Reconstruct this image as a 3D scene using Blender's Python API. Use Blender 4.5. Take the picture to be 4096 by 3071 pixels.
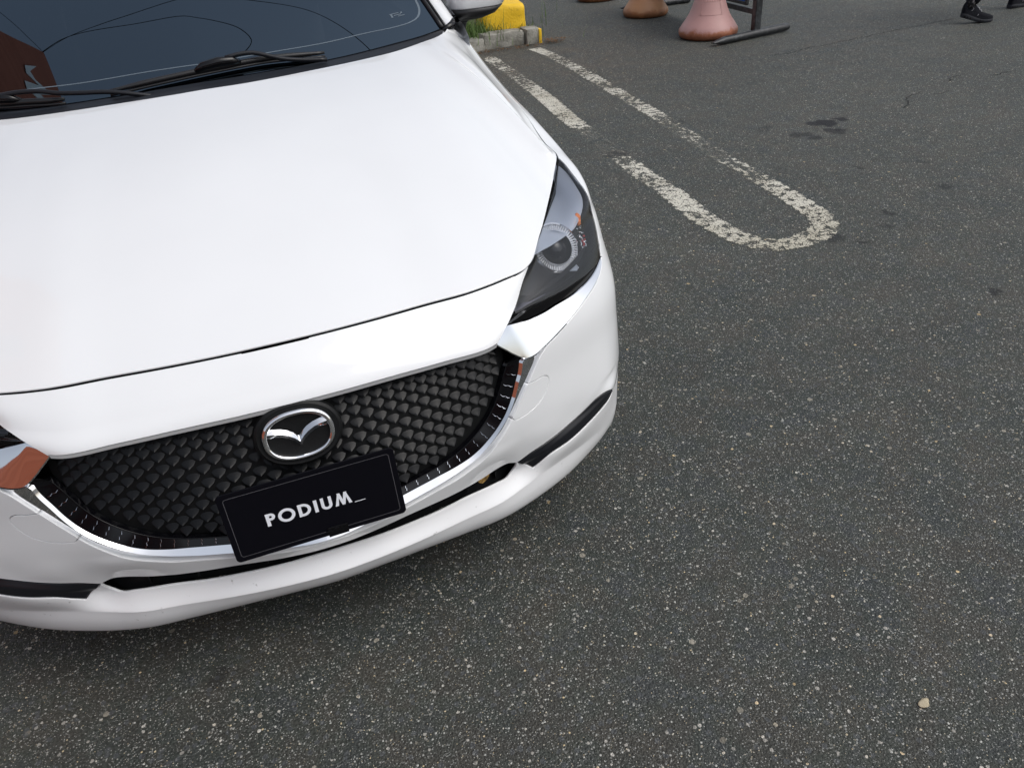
# White hatchback seen from its front corner on a worn asphalt car park, overcast day
import bpy, bmesh, math, random
import numpy as np
from mathutils import Vector, Matrix
from mathutils.geometry import delaunay_2d_cdt
for o in list(bpy.data.objects): bpy.data.objects.remove(o)
SC = bpy.context.scene
# ------------------------------------------------------------------ camera
cam_d = bpy.data.cameras.new('camera'); cam = bpy.data.objects.new('camera', cam_d)
SC.collection.objects.link(cam); SC.camera = cam
YAW, PITCH, ROLL = math.radians(-17.48782), math.radians(33.04572), math.radians(-5.01025)
CAM = Vector((0.02424, -1.26346, 1.47214))
fwd = Vector((-math.sin(YAW)*math.cos(PITCH), math.cos(YAW)*math.cos(PITCH), -math.sin(PITCH)))
rt = Vector((math.cos(YAW), math.sin(YAW), 0)); up = rt.cross(fwd)
r2 = rt*math.cos(ROLL)+up*math.sin(ROLL); u2 = -rt*math.sin(ROLL)+up*math.cos(ROLL)
cam.matrix_world = Matrix.Translation(CAM) @ Matrix((r2, u2, -fwd)).transposed().to_4x4()
cam_d.sensor_width = 36; cam_d.lens = 36*790.48591/1024
cam_d.clip_start = .05; cam_d.clip_end = 500
# ------------------------------------------------------------------ sky and sun
SUN_EL, SUN_AZ = math.radians(52), math.radians(130)      # azimuth clockwise from +Y
w = bpy.data.worlds.new('World'); SC.world = w; w.use_nodes = True
nt = w.node_tree; nt.nodes.clear()
sky = nt.nodes.new('ShaderNodeTexSky'); sky.sky_type = 'NISHITA'; sky.sun_disc = False
sky.sun_elevation = SUN_EL; sky.sun_rotation = SUN_AZ; sky.dust_density = 4; sky.air_density = 1.2; sky.ozone_density = 2
hs = nt.nodes.new('ShaderNodeHueSaturation'); hs.inputs['Saturation'].default_value = .42
bg = nt.nodes.new('ShaderNodeBackground'); bg.inputs['Strength'].default_value = .15
wo = nt.nodes.new('ShaderNodeOutputWorld')
nt.links.new(sky.outputs[0], hs.inputs['Color']); nt.links.new(hs.outputs[0], bg.inputs['Color']); nt.links.new(bg.outputs[0], wo.inputs['Surface'])
sd = bpy.data.lights.new('sun', 'SUN'); so = bpy.data.objects.new('sun', sd); SC.collection.objects.link(so)
sd.energy = .60; sd.angle = math.radians(45); sd.color = (1, .985, .965)
sdir = Vector((math.sin(SUN_AZ)*math.cos(SUN_EL), math.cos(SUN_AZ)*math.cos(SUN_EL), math.sin(SUN_EL)))
so.rotation_euler = sdir.to_track_quat('Z', 'Y').to_euler(); so.location = (0, 0, 20)
SC.view_settings.view_transform = 'Standard'; SC.view_settings.look = 'None'; SC.view_settings.gamma = 1
SC.view_settings.exposure = 0.19
SC.cycles.max_bounces = 8; SC.cycles.glossy_bounces = 5; SC.cycles.transparent_max_bounces = 12

# ------------------------------------------------------------------ helpers
def link(o, parent=None):
    SC.collection.objects.link(o)
    if parent is not None: o.parent = parent
    return o
def tag(o, label=None, cat=None, group=None, kind=None):
    if label: o['label'] = label
    if cat: o['category'] = cat
    if group: o['group'] = group
    if kind: o['kind'] = kind
    return o
def thing(name, label, cat, loc=(0, 0, 0), group=None):
    o = bpy.data.objects.new(name, None); o.location = loc; o.empty_display_size = .1
    link(o); return tag(o, label, cat, group)
def mesh_obj(name, V, Fc, m, parent=None, smooth=True, N=None, loc=None):
    me = bpy.data.meshes.new(name); me.from_pydata([tuple(map(float, v)) for v in V], [], [tuple(int(i) for i in f) for f in Fc])
    if smooth:
        me.polygons.foreach_set('use_smooth', [True]*len(me.polygons))
    if m: me.materials.append(m)
    me.update()
    if N is not None: me.normals_split_custom_set_from_vertices([tuple(map(float, n)) for n in N])
    o = bpy.data.objects.new(name, me); link(o, parent)
    if parent is not None and parent.type == 'EMPTY' and parent.location.length > 0 and loc is None:
        o.matrix_parent_inverse = Matrix.Translation(-parent.location)
    return o
def bm_obj(name, bm, m, parent=None, smooth=False, bevel=0, sharp=None):
    me = bpy.data.meshes.new(name); bm.normal_update(); bm.to_mesh(me); bm.free()
    if m: me.materials.append(m)
    if smooth: me.polygons.foreach_set('use_smooth', [True]*len(me.polygons))
    if sharp is not None:
        me.set_sharp_from_angle(angle=math.radians(sharp))
    o = bpy.data.objects.new(name, me); link(o, parent)
    if parent is not None and parent.type == 'EMPTY' and parent.location.length > 0:
        o.matrix_parent_inverse = Matrix.Translation(-parent.location)
    if bevel:
        b = o.modifiers.new('bevel', 'BEVEL'); b.width = bevel; b.segments = 2; b.limit_method = 'ANGLE'
    return o
def box(bm, c, s, rot=None):
    M = Matrix.Translation(c) @ (rot.to_4x4() if rot else Matrix()) @ Matrix.Diagonal((*s, 1))
    return bmesh.ops.create_cube(bm, size=1, matrix=M)['verts']
def tube(bm, pts, rad, n=10, cap=True):
    pts = [Vector(p) for p in pts]; rings = []; rad = rad if isinstance(rad, (list, tuple)) else [rad]*len(pts)
    ref = None
    for i, p in enumerate(pts):
        d = (pts[min(i+1, len(pts)-1)]-pts[max(i-1, 0)]).normalized()
        if ref is None: ref = d.orthogonal().normalized()
        a = (ref-d*ref.dot(d)).normalized(); ref = a; b = d.cross(a)
        rings.append([bm.verts.new(p+(a*math.cos(k*2*math.pi/n)+b*math.sin(k*2*math.pi/n))*rad[i]) for k in range(n)])
    for r0, r1 in zip(rings, rings[1:]):
        for k in range(n): bm.faces.new((r0[k], r0[(k+1) % n], r1[(k+1) % n], r1[k]))
    if cap: bm.faces.new(rings[0][::-1]); bm.faces.new(rings[-1])
def prism(bm, poly, to3, th):
    """poly: 2D outline; to3(x,z,d) -> 3D ; th thickness"""
    a = [bm.verts.new(to3(x, z, 0)) for x, z in poly]; b = [bm.verts.new(to3(x, z, th)) for x, z in poly]; n = len(poly)
    fa = bm.faces.new(a); fb = bm.faces.new(b[::-1])
    for i in range(n): bm.faces.new((a[i], b[i], b[(i+1) % n], a[(i+1) % n]))
    return fa
def smoothpts(pts, step=.006, closed=False):
    """Catmull-Rom through points, then resampled"""
    P = [np.array(p, float) for p in pts]; n = len(P); out = []
    for i in range(n if closed else n-1):
        p1, p2 = P[i], P[(i+1) % n]
        p0 = P[i-1] if (i > 0 or closed) else 2*p1-p2; p3 = P[(i+2) % n] if (closed or i+2 < n) else 2*p2-p1
        L = np.linalg.norm(p2-p1); k = max(1, int(round(L/step)))
        l1, l0, l2 = max(L, 1e-6), max(np.linalg.norm(p1-p0), 1e-6), max(np.linalg.norm(p3-p2), 1e-6)
        m1 = ((p1-p0)/l0*l1+(p2-p1)/l1*l0)/(l0+l1)*l1; m2 = ((p2-p1)/l1*l2+(p3-p2)/l2*l1)/(l1+l2)*l1
        for q in range(k):
            t = q/k
            out.append((2*t**3-3*t**2+1)*p1+(t**3-2*t**2+t)*m1+(-2*t**3+3*t**2)*p2+(t**3-t**2)*m2)
    if not closed: out.append(P[-1])
    return [tuple(p) for p in out]
def densify(pts, step=.01):
    out = []; n = len(pts)
    for i in range(n):
        a = np.array(pts[i], float); b = np.array(pts[(i+1) % n], float); k = max(1, int(math.ceil(np.linalg.norm(b-a)/step)))
        for q in range(k): out.append(tuple(a+(b-a)*q/k))
    return out
def area2(p): return sum(p[i][0]*p[(i+1) % len(p)][1]-p[(i+1) % len(p)][0]*p[i][1] for i in range(len(p)))/2
def inset(poly, g, keep0=True):
    """move outline inwards by g (polygon made counter-clockwise); points on s=0 stay there"""
    if area2(poly) < 0: poly = poly[::-1]
    P = np.array(poly, float); n = len(P); out = []
    for i in range(n):
        a, b, c = P[i-1], P[i], P[(i+1) % n]
        d1 = b-a; d2 = c-b; n1 = np.array([-d1[1], d1[0]])/(np.linalg.norm(d1)+1e-12); n2 = np.array([-d2[1], d2[0]])/(np.linalg.norm(d2)+1e-12)
        m = n1+n2; L = np.linalg.norm(m)
        if L < 1e-6: m = n1
        else: m = m/L; m = m/max(.45, m@n1)
        q = b+m*g
        if keep0 and abs(b[0]) < 1e-9:
            q[0] = 0
        out.append(tuple(q))
    return out
def inpoly(P, poly):
    x, y = P[:, 0], P[:, 1]; r = np.zeros(len(P), bool); n = len(poly)
    for i in range(n):
        x1, y1 = poly[i]; x2, y2 = poly[(i+1) % n]
        c = ((y1 > y) != (y2 > y)); 
        if y1 != y2: r ^= c & (x < (x2-x1)*(y-y1)/(y2-y1)+x1)
    return r
def distpoly(P, poly):
    A = np.array(poly); B = np.roll(A, -1, 0); d = np.full(len(P), 1e9)
    for a, b in zip(A, B):
        ab = b-a; t = np.clip(((P-a)@ab)/(ab@ab+1e-14), 0, 1); q = a+t[:, None]*ab-P; d = np.minimum(d, np.hypot(q[:, 0], q[:, 1]))
    return d
class Surf:
    """bicubic Hermite (C1) surface through a control grid, mirrored across x=0"""
    def __init__(S,G,ks=None,kt=None):
        G=np.array(G,float); L=G[:,:0:-1,:]*np.array([-1,1,1])
        S.G=np.concatenate([L,G],1); n,m=S.G.shape[:2]
        ds=np.linalg.norm(np.diff(G,axis=1),axis=2).mean(0); dt=np.linalg.norm(np.diff(G,axis=0),axis=2).mean(1)
        s=np.r_[0,np.cumsum(ds)] if ks is None else np.array(ks); S.s=np.r_[-s[:0:-1],s]; S.t=np.r_[0,np.cumsum(dt)] if kt is None else np.array(kt)
        S.smax=s[-1]; S.tmax=S.t[-1]
        S.Ds=S.tan(S.G.transpose(1,0,2),S.s).transpose(1,0,2)
        S.Dt=S.tan(S.G,S.t); S.Dst=S.tan(S.Ds,S.t)
    @staticmethod
    def tan(P,k):
        h=np.diff(k).reshape(-1,*([1]*(P.ndim-1))); d=np.diff(P,axis=0)/h; m=np.empty_like(P)
        m[1:-1]=(d[:-1]*h[1:]+d[1:]*h[:-1])/(h[1:]+h[:-1]); m[0]=1.5*d[0]-.5*m[1]; m[-1]=1.5*d[-1]-.5*m[-2]
        return m
    def ev(S,s,t,d=False):
        s=np.atleast_1d(np.asarray(s,float));t=np.atleast_1d(np.asarray(t,float))
        j=np.clip(np.searchsorted(S.s,s)-1,0,len(S.s)-2); i=np.clip(np.searchsorted(S.t,t)-1,0,len(S.t)-2)
        hs=(S.s[j+1]-S.s[j]); ht=(S.t[i+1]-S.t[i]); u=(s-S.s[j])/hs; v=(t-S.t[i])/ht
        H=lambda u,h:np.stack([2*u**3-3*u**2+1,(u**3-2*u**2+u)*h,-2*u**3+3*u**2,(u**3-u**2)*h],-1)
        D=lambda u,h:np.stack([(6*u**2-6*u)/h,3*u**2-4*u+1,(-6*u**2+6*u)/h,3*u**2-2*u],-1)
        def blk(a): return a
        C=np.empty((len(s),4,4,3))
        for a in (0,1):
            for b in (0,1):
                C[:,2*a,2*b]=S.G[i+a,j+b]; C[:,2*a,2*b+1]=S.Ds[i+a,j+b]
                C[:,2*a+1,2*b]=S.Dt[i+a,j+b]; C[:,2*a+1,2*b+1]=S.Dst[i+a,j+b]
        P=np.einsum('na,nb,nabc->nc',H(v,ht),H(u,hs),C)
        if not d: return P
        Ps=np.einsum('na,nb,nabc->nc',H(v,ht),D(u,hs),C); Pt=np.einsum('na,nb,nabc->nc',D(v,ht),H(u,hs),C)
        N=np.cross(Ps,Pt); N/=np.linalg.norm(N,axis=1)[:,None]+1e-12
        return P,N,Ps,Pt
FKS = np.array([0.0,0.0999,0.2003,0.3014,0.4037,0.465,0.534,0.6255,0.7227,0.8111,0.8813,0.9441,1.02,1.166,1.3666,1.5889,1.9272])
FKT = np.array([0.0,0.0666,0.105,0.1349,0.1398,0.1467,0.2085,0.2512,0.272,0.3273,0.4178,0.5085,0.5897,0.6745,0.7694,0.8309])
FG = np.array([[[0.0,0.118,0.178],[0.095,0.1242,0.1781],[0.19,0.133,0.1774],[0.285,0.1442,0.1744],[0.38,0.158,0.172],[0.4322,0.1743,0.172],[0.494,0.2004,0.172],[0.57,0.2402,0.1719],[0.646,0.293,0.1727],[0.7125,0.348,0.174],[0.747,0.342,0.1758],[0.773,0.395,0.178],[0.786,0.44,0.178],[0.7935,0.58,0.178],[0.795,0.79,0.178],[0.795,1.02,0.178],[0.793,1.37,0.178]],[[0.0,0.048,0.19],[0.1,0.0542,0.1901],[0.2,0.063,0.1894],[0.3,0.0742,0.1864],[0.4,0.088,0.184],[0.455,0.1043,0.184],[0.52,0.1304,0.184],[0.6,0.1702,0.1839],[0.68,0.223,0.1847],[0.75,0.278,0.186],[0.797,0.322,0.1878],[0.823,0.375,0.19],[0.836,0.42,0.19],[0.8435,0.56,0.19],[0.845,0.77,0.19],[0.845,1.0,0.19],[0.843,1.35,0.19]],[[0.0,0.0185,0.223],[0.1,0.0248,0.2231],[0.2,0.0363,0.2227],[0.3,0.0523,0.2212],[0.4,0.0694,0.2203],[0.455,0.0886,0.2218],[0.52,0.1146,0.2243],[0.6,0.1521,0.2245],[0.68,0.2005,0.2223],[0.75,0.2535,0.2205],[0.798,0.3035,0.2216],[0.824,0.3579,0.22],[0.8385,0.42,0.22],[0.8455,0.56,0.22],[0.8472,0.77,0.22],[0.8472,1.0,0.22],[0.845,1.35,0.22]],[[0.0,0.0039,0.254],[0.1,0.0102,0.254],[0.2,0.0244,0.254],[0.3,0.0449,0.2539],[0.4,0.0651,0.2545],[0.455,0.087,0.2574],[0.52,0.113,0.2621],[0.6,0.1482,0.2626],[0.68,0.1925,0.2577],[0.75,0.2436,0.2529],[0.7971,0.2926,0.2534],[0.8231,0.3458,0.2482],[0.839,0.42,0.2482],[0.8455,0.56,0.2482],[0.8475,0.77,0.2482],[0.8475,1.0,0.2482],[0.845,1.35,0.2482]],[[0.0,0.003,0.256],[0.1,0.0093,0.256],[0.2,0.0236,0.256],[0.3,0.0445,0.256],[0.4,0.0648,0.2567],[0.455,0.0869,0.2597],[0.52,0.1129,0.2645],[0.6,0.148,0.265],[0.68,0.192,0.26],[0.75,0.243,0.255],[0.797,0.2919,0.2554],[0.823,0.345,0.25],[0.839,0.42,0.25],[0.8455,0.56,0.25],[0.8475,0.77,0.25],[0.8475,1.0,0.25],[0.845,1.35,0.25]],[[0.0,0.0042,0.2582],[0.1,0.0102,0.2582],[0.2,0.0245,0.2582],[0.3,0.0453,0.2582],[0.4,0.0659,0.2588],[0.455,0.0879,0.2618],[0.52,0.1125,0.2669],[0.6,0.1469,0.2681],[0.68,0.1908,0.264],[0.75,0.2418,0.2598],[0.797,0.2915,0.2599],[0.823,0.3446,0.2545],[0.839,0.42,0.254],[0.8455,0.56,0.254],[0.8475,0.77,0.254],[0.8475,1.0,0.254],[0.845,1.35,0.254]],[[0.0,0.028,0.3],[0.1,0.0285,0.3],[0.2,0.0409,0.3],[0.3,0.0603,0.3],[0.4,0.0866,0.2997],[0.455,0.107,0.302],[0.52,0.1064,0.3112],[0.6,0.1257,0.3269],[0.68,0.1676,0.3402],[0.75,0.2195,0.3503],[0.797,0.284,0.345],[0.823,0.337,0.34],[0.838,0.42,0.33],[0.8455,0.56,0.33],[0.8475,0.77,0.33],[0.8475,1.0,0.33],[0.845,1.35,0.33]],[[0.0,-0.002,0.335],[0.1,0.0066,0.335],[0.2,0.0264,0.335],[0.3,0.0498,0.3349],[0.4,0.086,0.336],[0.455,0.0934,0.3378],[0.52,0.108,0.3494],[0.6,0.1369,0.364],[0.68,0.1738,0.3769],[0.75,0.2116,0.3891],[0.797,0.281,0.385],[0.823,0.333,0.38],[0.838,0.42,0.38],[0.8455,0.56,0.38],[0.8475,0.77,0.38],[0.8475,1.0,0.38],[0.845,1.35,0.38]],[[0.0,-0.028,0.375],[0.1,-0.011,0.375],[0.2,0.014,0.375],[0.3,0.037,0.375],[0.4,0.067,0.375],[0.455,0.084,0.375],[0.52,0.103,0.375],[0.6,0.137,0.379],[0.68,0.172,0.3949],[0.75,0.218,0.4071],[0.797,0.279,0.403],[0.823,0.331,0.398],[0.838,0.42,0.398],[0.8455,0.56,0.398],[0.8475,0.77,0.398],[0.8475,1.0,0.398],[0.845,1.35,0.398]],[[0.0,-0.015,0.43],[0.1,-0.009,0.43],[0.2,0.005,0.43],[0.3,0.026,0.43],[0.4,0.056,0.43],[0.455,0.076,0.43],[0.52,0.101,0.43],[0.6,0.136,0.43],[0.68,0.173,0.43],[0.75,0.22,0.43],[0.797,0.28,0.43],[0.823,0.331,0.43],[0.838,0.42,0.43],[0.8455,0.56,0.43],[0.8475,0.77,0.43],[0.8475,1.0,0.43],[0.845,1.35,0.43]],[[0.0,0.005,0.52],[0.1,0.007,0.52],[0.2,0.015,0.52],[0.3,0.031,0.52],[0.4,0.057,0.52],[0.455,0.078,0.52],[0.52,0.106,0.52],[0.6,0.144,0.52],[0.68,0.184,0.52],[0.75,0.234,0.52],[0.797,0.289,0.52],[0.823,0.343,0.52],[0.838,0.42,0.52],[0.8455,0.56,0.52],[0.8475,0.77,0.52],[0.8475,1.0,0.52],[0.845,1.35,0.52]],[[0.0,0.025,0.61],[0.1,0.027,0.61],[0.2,0.032,0.61],[0.3,0.042,0.61],[0.4,0.061,0.61],[0.455,0.083,0.61],[0.52,0.113,0.61],[0.6,0.152,0.61],[0.68,0.195,0.61],[0.75,0.249,0.61],[0.797,0.304,0.61],[0.823,0.359,0.61],[0.838,0.42,0.61],[0.8455,0.56,0.61],[0.8475,0.77,0.61],[0.8475,1.0,0.61],[0.845,1.35,0.61]],[[0.0,0.037,0.665],[0.1,0.038,0.665],[0.2,0.043,0.665],[0.3,0.049,0.665],[0.4,0.062,0.667],[0.45,0.09,0.675],[0.505,0.125,0.683],[0.58,0.168,0.685],[0.66,0.216,0.682],[0.735,0.275,0.678],[0.785,0.331,0.677],[0.812,0.382,0.68],[0.828,0.44,0.685],[0.838,0.57,0.7],[0.842,0.77,0.72],[0.842,1.0,0.74],[0.842,1.36,0.78]],[[0.0,0.062,0.7],[0.1,0.064,0.7],[0.2,0.069,0.7],[0.3,0.078,0.7],[0.4,0.092,0.701],[0.465,0.12,0.706],[0.52,0.16,0.712],[0.6,0.216,0.724],[0.68,0.288,0.733],[0.744,0.35,0.738],[0.793,0.402,0.745],[0.819,0.455,0.752],[0.833,0.54,0.77],[0.838,0.7,0.79],[0.842,0.88,0.81],[0.843,1.1,0.83],[0.843,1.42,0.87]],[[0.0,0.093,0.732],[0.1,0.097,0.732],[0.2,0.103,0.732],[0.3,0.113,0.732],[0.4,0.125,0.733],[0.475,0.148,0.736],[0.53,0.185,0.742],[0.607,0.262,0.757],[0.688,0.352,0.77],[0.747,0.41,0.782],[0.798,0.48,0.799],[0.825,0.568,0.815],[0.834,0.685,0.832],[0.838,0.875,0.868],[0.8375,1.07,0.9],[0.838,1.245,0.935],[0.842,1.47,0.99]],[[0.0,0.122,0.755],[0.1,0.124,0.755],[0.2,0.131,0.755],[0.3,0.142,0.755],[0.405,0.152,0.755],[0.475,0.172,0.755],[0.5424,0.1989,0.757],[0.6119,0.2967,0.779],[0.6803,0.4171,0.791],[0.7337,0.5161,0.8],[0.7584,0.5588,0.815],[0.797,0.633,0.8371],[0.8,0.7217,0.8471],[0.803,0.8657,0.8926],[0.804,0.9998,0.9204],[0.807,1.1671,0.9527],[0.816,1.4369,1.0159]]])
HG = np.array([[[0.0,0.122,0.755],[0.1,0.124,0.755],[0.2,0.131,0.755],[0.3,0.142,0.755],[0.405,0.152,0.755],[0.475,0.172,0.755],[0.5424,0.1989,0.757],[0.6119,0.2967,0.779],[0.6803,0.4171,0.791],[0.7337,0.5161,0.8],[0.7584,0.5588,0.815],[0.797,0.633,0.8371],[0.8,0.7217,0.8471],[0.803,0.8657,0.8926],[0.804,0.9998,0.9204],[0.807,1.1671,0.9527],[0.816,1.4369,1.0159]],[[0.0,0.1711,0.7795],[0.0992,0.1731,0.7795],[0.1985,0.1806,0.7796],[0.2975,0.1919,0.7797],[0.401,0.2023,0.7799],[0.4698,0.2217,0.7798],[0.5363,0.2479,0.7816],[0.6048,0.3415,0.8018],[0.6723,0.4568,0.8122],[0.725,0.5518,0.8201],[0.7505,0.5938,0.8342],[0.788,0.631,0.8431],[0.7856,0.7185,0.8567],[0.785,0.8617,0.9046],[0.786,0.9958,0.9324],[0.789,1.1631,0.9647],[0.798,1.4329,1.0279]],[[0.0,0.2497,0.8158],[0.0981,0.2517,0.8158],[0.1961,0.2599,0.816],[0.2935,0.2718,0.8162],[0.3946,0.2827,0.8165],[0.4614,0.3013,0.8165],[0.5265,0.3263,0.818],[0.5935,0.4133,0.8354],[0.6595,0.5204,0.8437],[0.7111,0.6091,0.8499],[0.7378,0.6498,0.8626],[0.779,0.628,0.8501],[0.7712,0.7137,0.8679],[0.767,0.8557,0.9186],[0.768,0.9898,0.9464],[0.771,1.1571,0.9787],[0.78,1.4269,1.0419]],[[0.0,0.3872,0.871],[0.096,0.3893,0.871],[0.1919,0.3988,0.8713],[0.2865,0.4117,0.8717],[0.3834,0.4234,0.8723],[0.4466,0.4406,0.8722],[0.5094,0.4635,0.8734],[0.5736,0.5389,0.8866],[0.637,0.6317,0.8919],[0.6868,0.7093,0.8959],[0.7156,0.7478,0.9063],[0.755,0.7327,0.8984],[0.7517,0.8064,0.9116],[0.7514,0.9268,0.9509],[0.7554,1.0411,0.9714],[0.7604,1.1833,0.9952],[0.7703,1.4116,1.0468]],[[0.0,0.5641,0.9283],[0.0932,0.5662,0.9283],[0.1865,0.5773,0.9287],[0.2775,0.5915,0.9292],[0.369,0.6043,0.93],[0.4278,0.6197,0.93],[0.4873,0.64,0.931],[0.5481,0.7005,0.9398],[0.6082,0.7748,0.9425],[0.6555,0.8382,0.9446],[0.6871,0.8738,0.9525],[0.7242,0.8674,0.951],[0.7266,0.9255,0.9593],[0.7313,1.0183,0.986],[0.7393,1.107,0.999],[0.7467,1.217,1.0138],[0.7579,1.392,1.0515]],[[0.0,0.7605,0.9772],[0.0903,0.7627,0.9772],[0.1805,0.7757,0.9775],[0.2675,0.7912,0.978],[0.353,0.8053,0.9789],[0.4068,0.8186,0.9791],[0.4629,0.836,0.9799],[0.5197,0.8799,0.9851],[0.5761,0.9338,0.9864],[0.6208,0.9813,0.9875],[0.6554,1.0139,0.9928],[0.6899,1.017,0.9968],[0.6988,1.0579,1.0013],[0.709,1.1199,1.0164],[0.7214,1.1802,1.0234],[0.7316,1.2544,1.0311],[0.7441,1.3702,1.0546]],[[0.0,0.9374,1.0107],[0.0876,0.9396,1.0107],[0.1751,0.9542,1.0109],[0.2585,0.971,1.0114],[0.3386,0.9863,1.0123],[0.3879,0.9977,1.0127],[0.4408,1.0125,1.0136],[0.4941,1.0415,1.0164],[0.5473,1.0769,1.0173],[0.5895,1.1102,1.0183],[0.6269,1.1399,1.0215],[0.6591,1.1517,1.0268],[0.6737,1.177,1.0291],[0.689,1.2113,1.0361],[0.7052,1.2461,1.0397],[0.7179,1.2881,1.0435],[0.7317,1.3506,1.0556]],[[0.0,1.1043,1.036],[0.085,1.1066,1.036],[0.17,1.1228,1.0359],[0.25,1.1408,1.0363],[0.325,1.1571,1.0372],[0.37,1.1668,1.0379],[0.42,1.1791,1.0389],[0.47,1.194,1.0399],[0.52,1.212,1.0411],[0.56,1.2319,1.0424],[0.6,1.2589,1.0438],[0.63,1.2789,1.0452],[0.65,1.2895,1.0466],[0.67,1.2977,1.0481],[0.69,1.3084,1.0503],[0.705,1.3199,1.0525],[0.72,1.3321,1.055]]])
WG = np.array([[[0.0,1.225,1.035],[0.2,1.235,1.037],[0.4,1.262,1.042],[0.55,1.3,1.05],[0.66,1.335,1.057],[0.72,1.362,1.064]],[[0.0,1.4725,1.1814],[0.1875,1.4801,1.1828],[0.3749,1.4998,1.1862],[0.5155,1.5292,1.1923],[0.6186,1.5561,1.1975],[0.6749,1.5781,1.2034]],[[0.0,1.72,1.3168],[0.1749,1.7252,1.3177],[0.3498,1.7376,1.3195],[0.481,1.7583,1.3237],[0.5772,1.7772,1.3271],[0.6297,1.7942,1.3319]],[[0.0,1.975,1.445],[0.162,1.9777,1.4454],[0.324,1.9826,1.4455],[0.4455,1.9944,1.4477],[0.5346,2.005,1.4492],[0.5832,2.0168,1.4528]]])
REG = {"gtop":[[0.0797,0.5894],[0.1864,0.5903],[0.2985,0.5897],[0.3799,0.5855],[0.4298,0.576]],"flap":[[0.499,0.434],[0.5239,0.4305],[0.5467,0.43],[0.5583,0.4254],[0.5635,0.4174],[0.5576,0.4017],[0.5413,0.3818],[0.521,0.3701],[0.4949,0.3634],[0.4699,0.3624],[0.4556,0.3643],[0.4457,0.3741]]}
LINE_A = [[2.439, 6.272], [2.414, 5.916], [2.398, 5.644], [2.346, 5.055], [2.293, 4.484], [2.211, 3.851], [2.168, 3.402], [2.146, 3.113], [2.108, 2.79], [2.088, 2.526], [2.078, 2.249], [2.048, 2.013], [2.026, 1.82]]
LINE_B = [[2.94, 6.322], [2.932, 5.726], [2.866, 4.933], [2.8, 4.252], [2.742, 3.674], [2.702, 3.328], [2.643, 2.877], [2.601, 2.573], [2.579, 2.244], [2.551, 1.955], [2.524, 1.735], [2.499, 1.592], [2.441, 1.479], [2.358, 1.42], [2.27, 1.4], [2.157, 1.399], [2.079, 1.469], [2.039, 1.593], [2.031, 1.714], [2.026, 1.82]]
CRACKS = [[[4.423, 4.613], [4.557, 4.599], [4.736, 4.655], [4.956, 4.663], [5.188, 4.694], [5.571, 4.744], [5.788, 4.774], [6.07, 4.797], [6.547, 4.864]], [[4.075, 2.78], [4.179, 2.855], [4.28, 2.97], [4.45, 3.031]], [[4.453, 2.927], [4.617, 2.944]], [[4.799, 3.15], [4.931, 3.216], [5.004, 3.225]], [[5.109, 3.089], [5.37, 3.101]]]
W1 = [(-6.3, 9.1, 18.15), (-5.3, 9.2, 17.75), (-4.1, 9.24, 17.4), (0.87, 9.3, 17.2), (2.98, 8.5, 17.4), (5.6, 7.0, 17.5), (11, 4.5, 18.5)]
W2 = [(-6.3, 9.1, 18.1), (-5.3, 9.15, 17.6), (-3.0, 9.0, 17.4), (0.35, 8.5, 17.5), (1.2, 7.95, 17.6), (1.42, 7.5, 17.5), (1.15, 7.05, 17.2), (0.82, 6.8, 16.9)]
W3 = [(-6.3, 9.1, 18.15), (-6.5, 10.2, 17.2), (-7.2, 12, 15.8)]
PEB = [1.047, -0.59]

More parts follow.
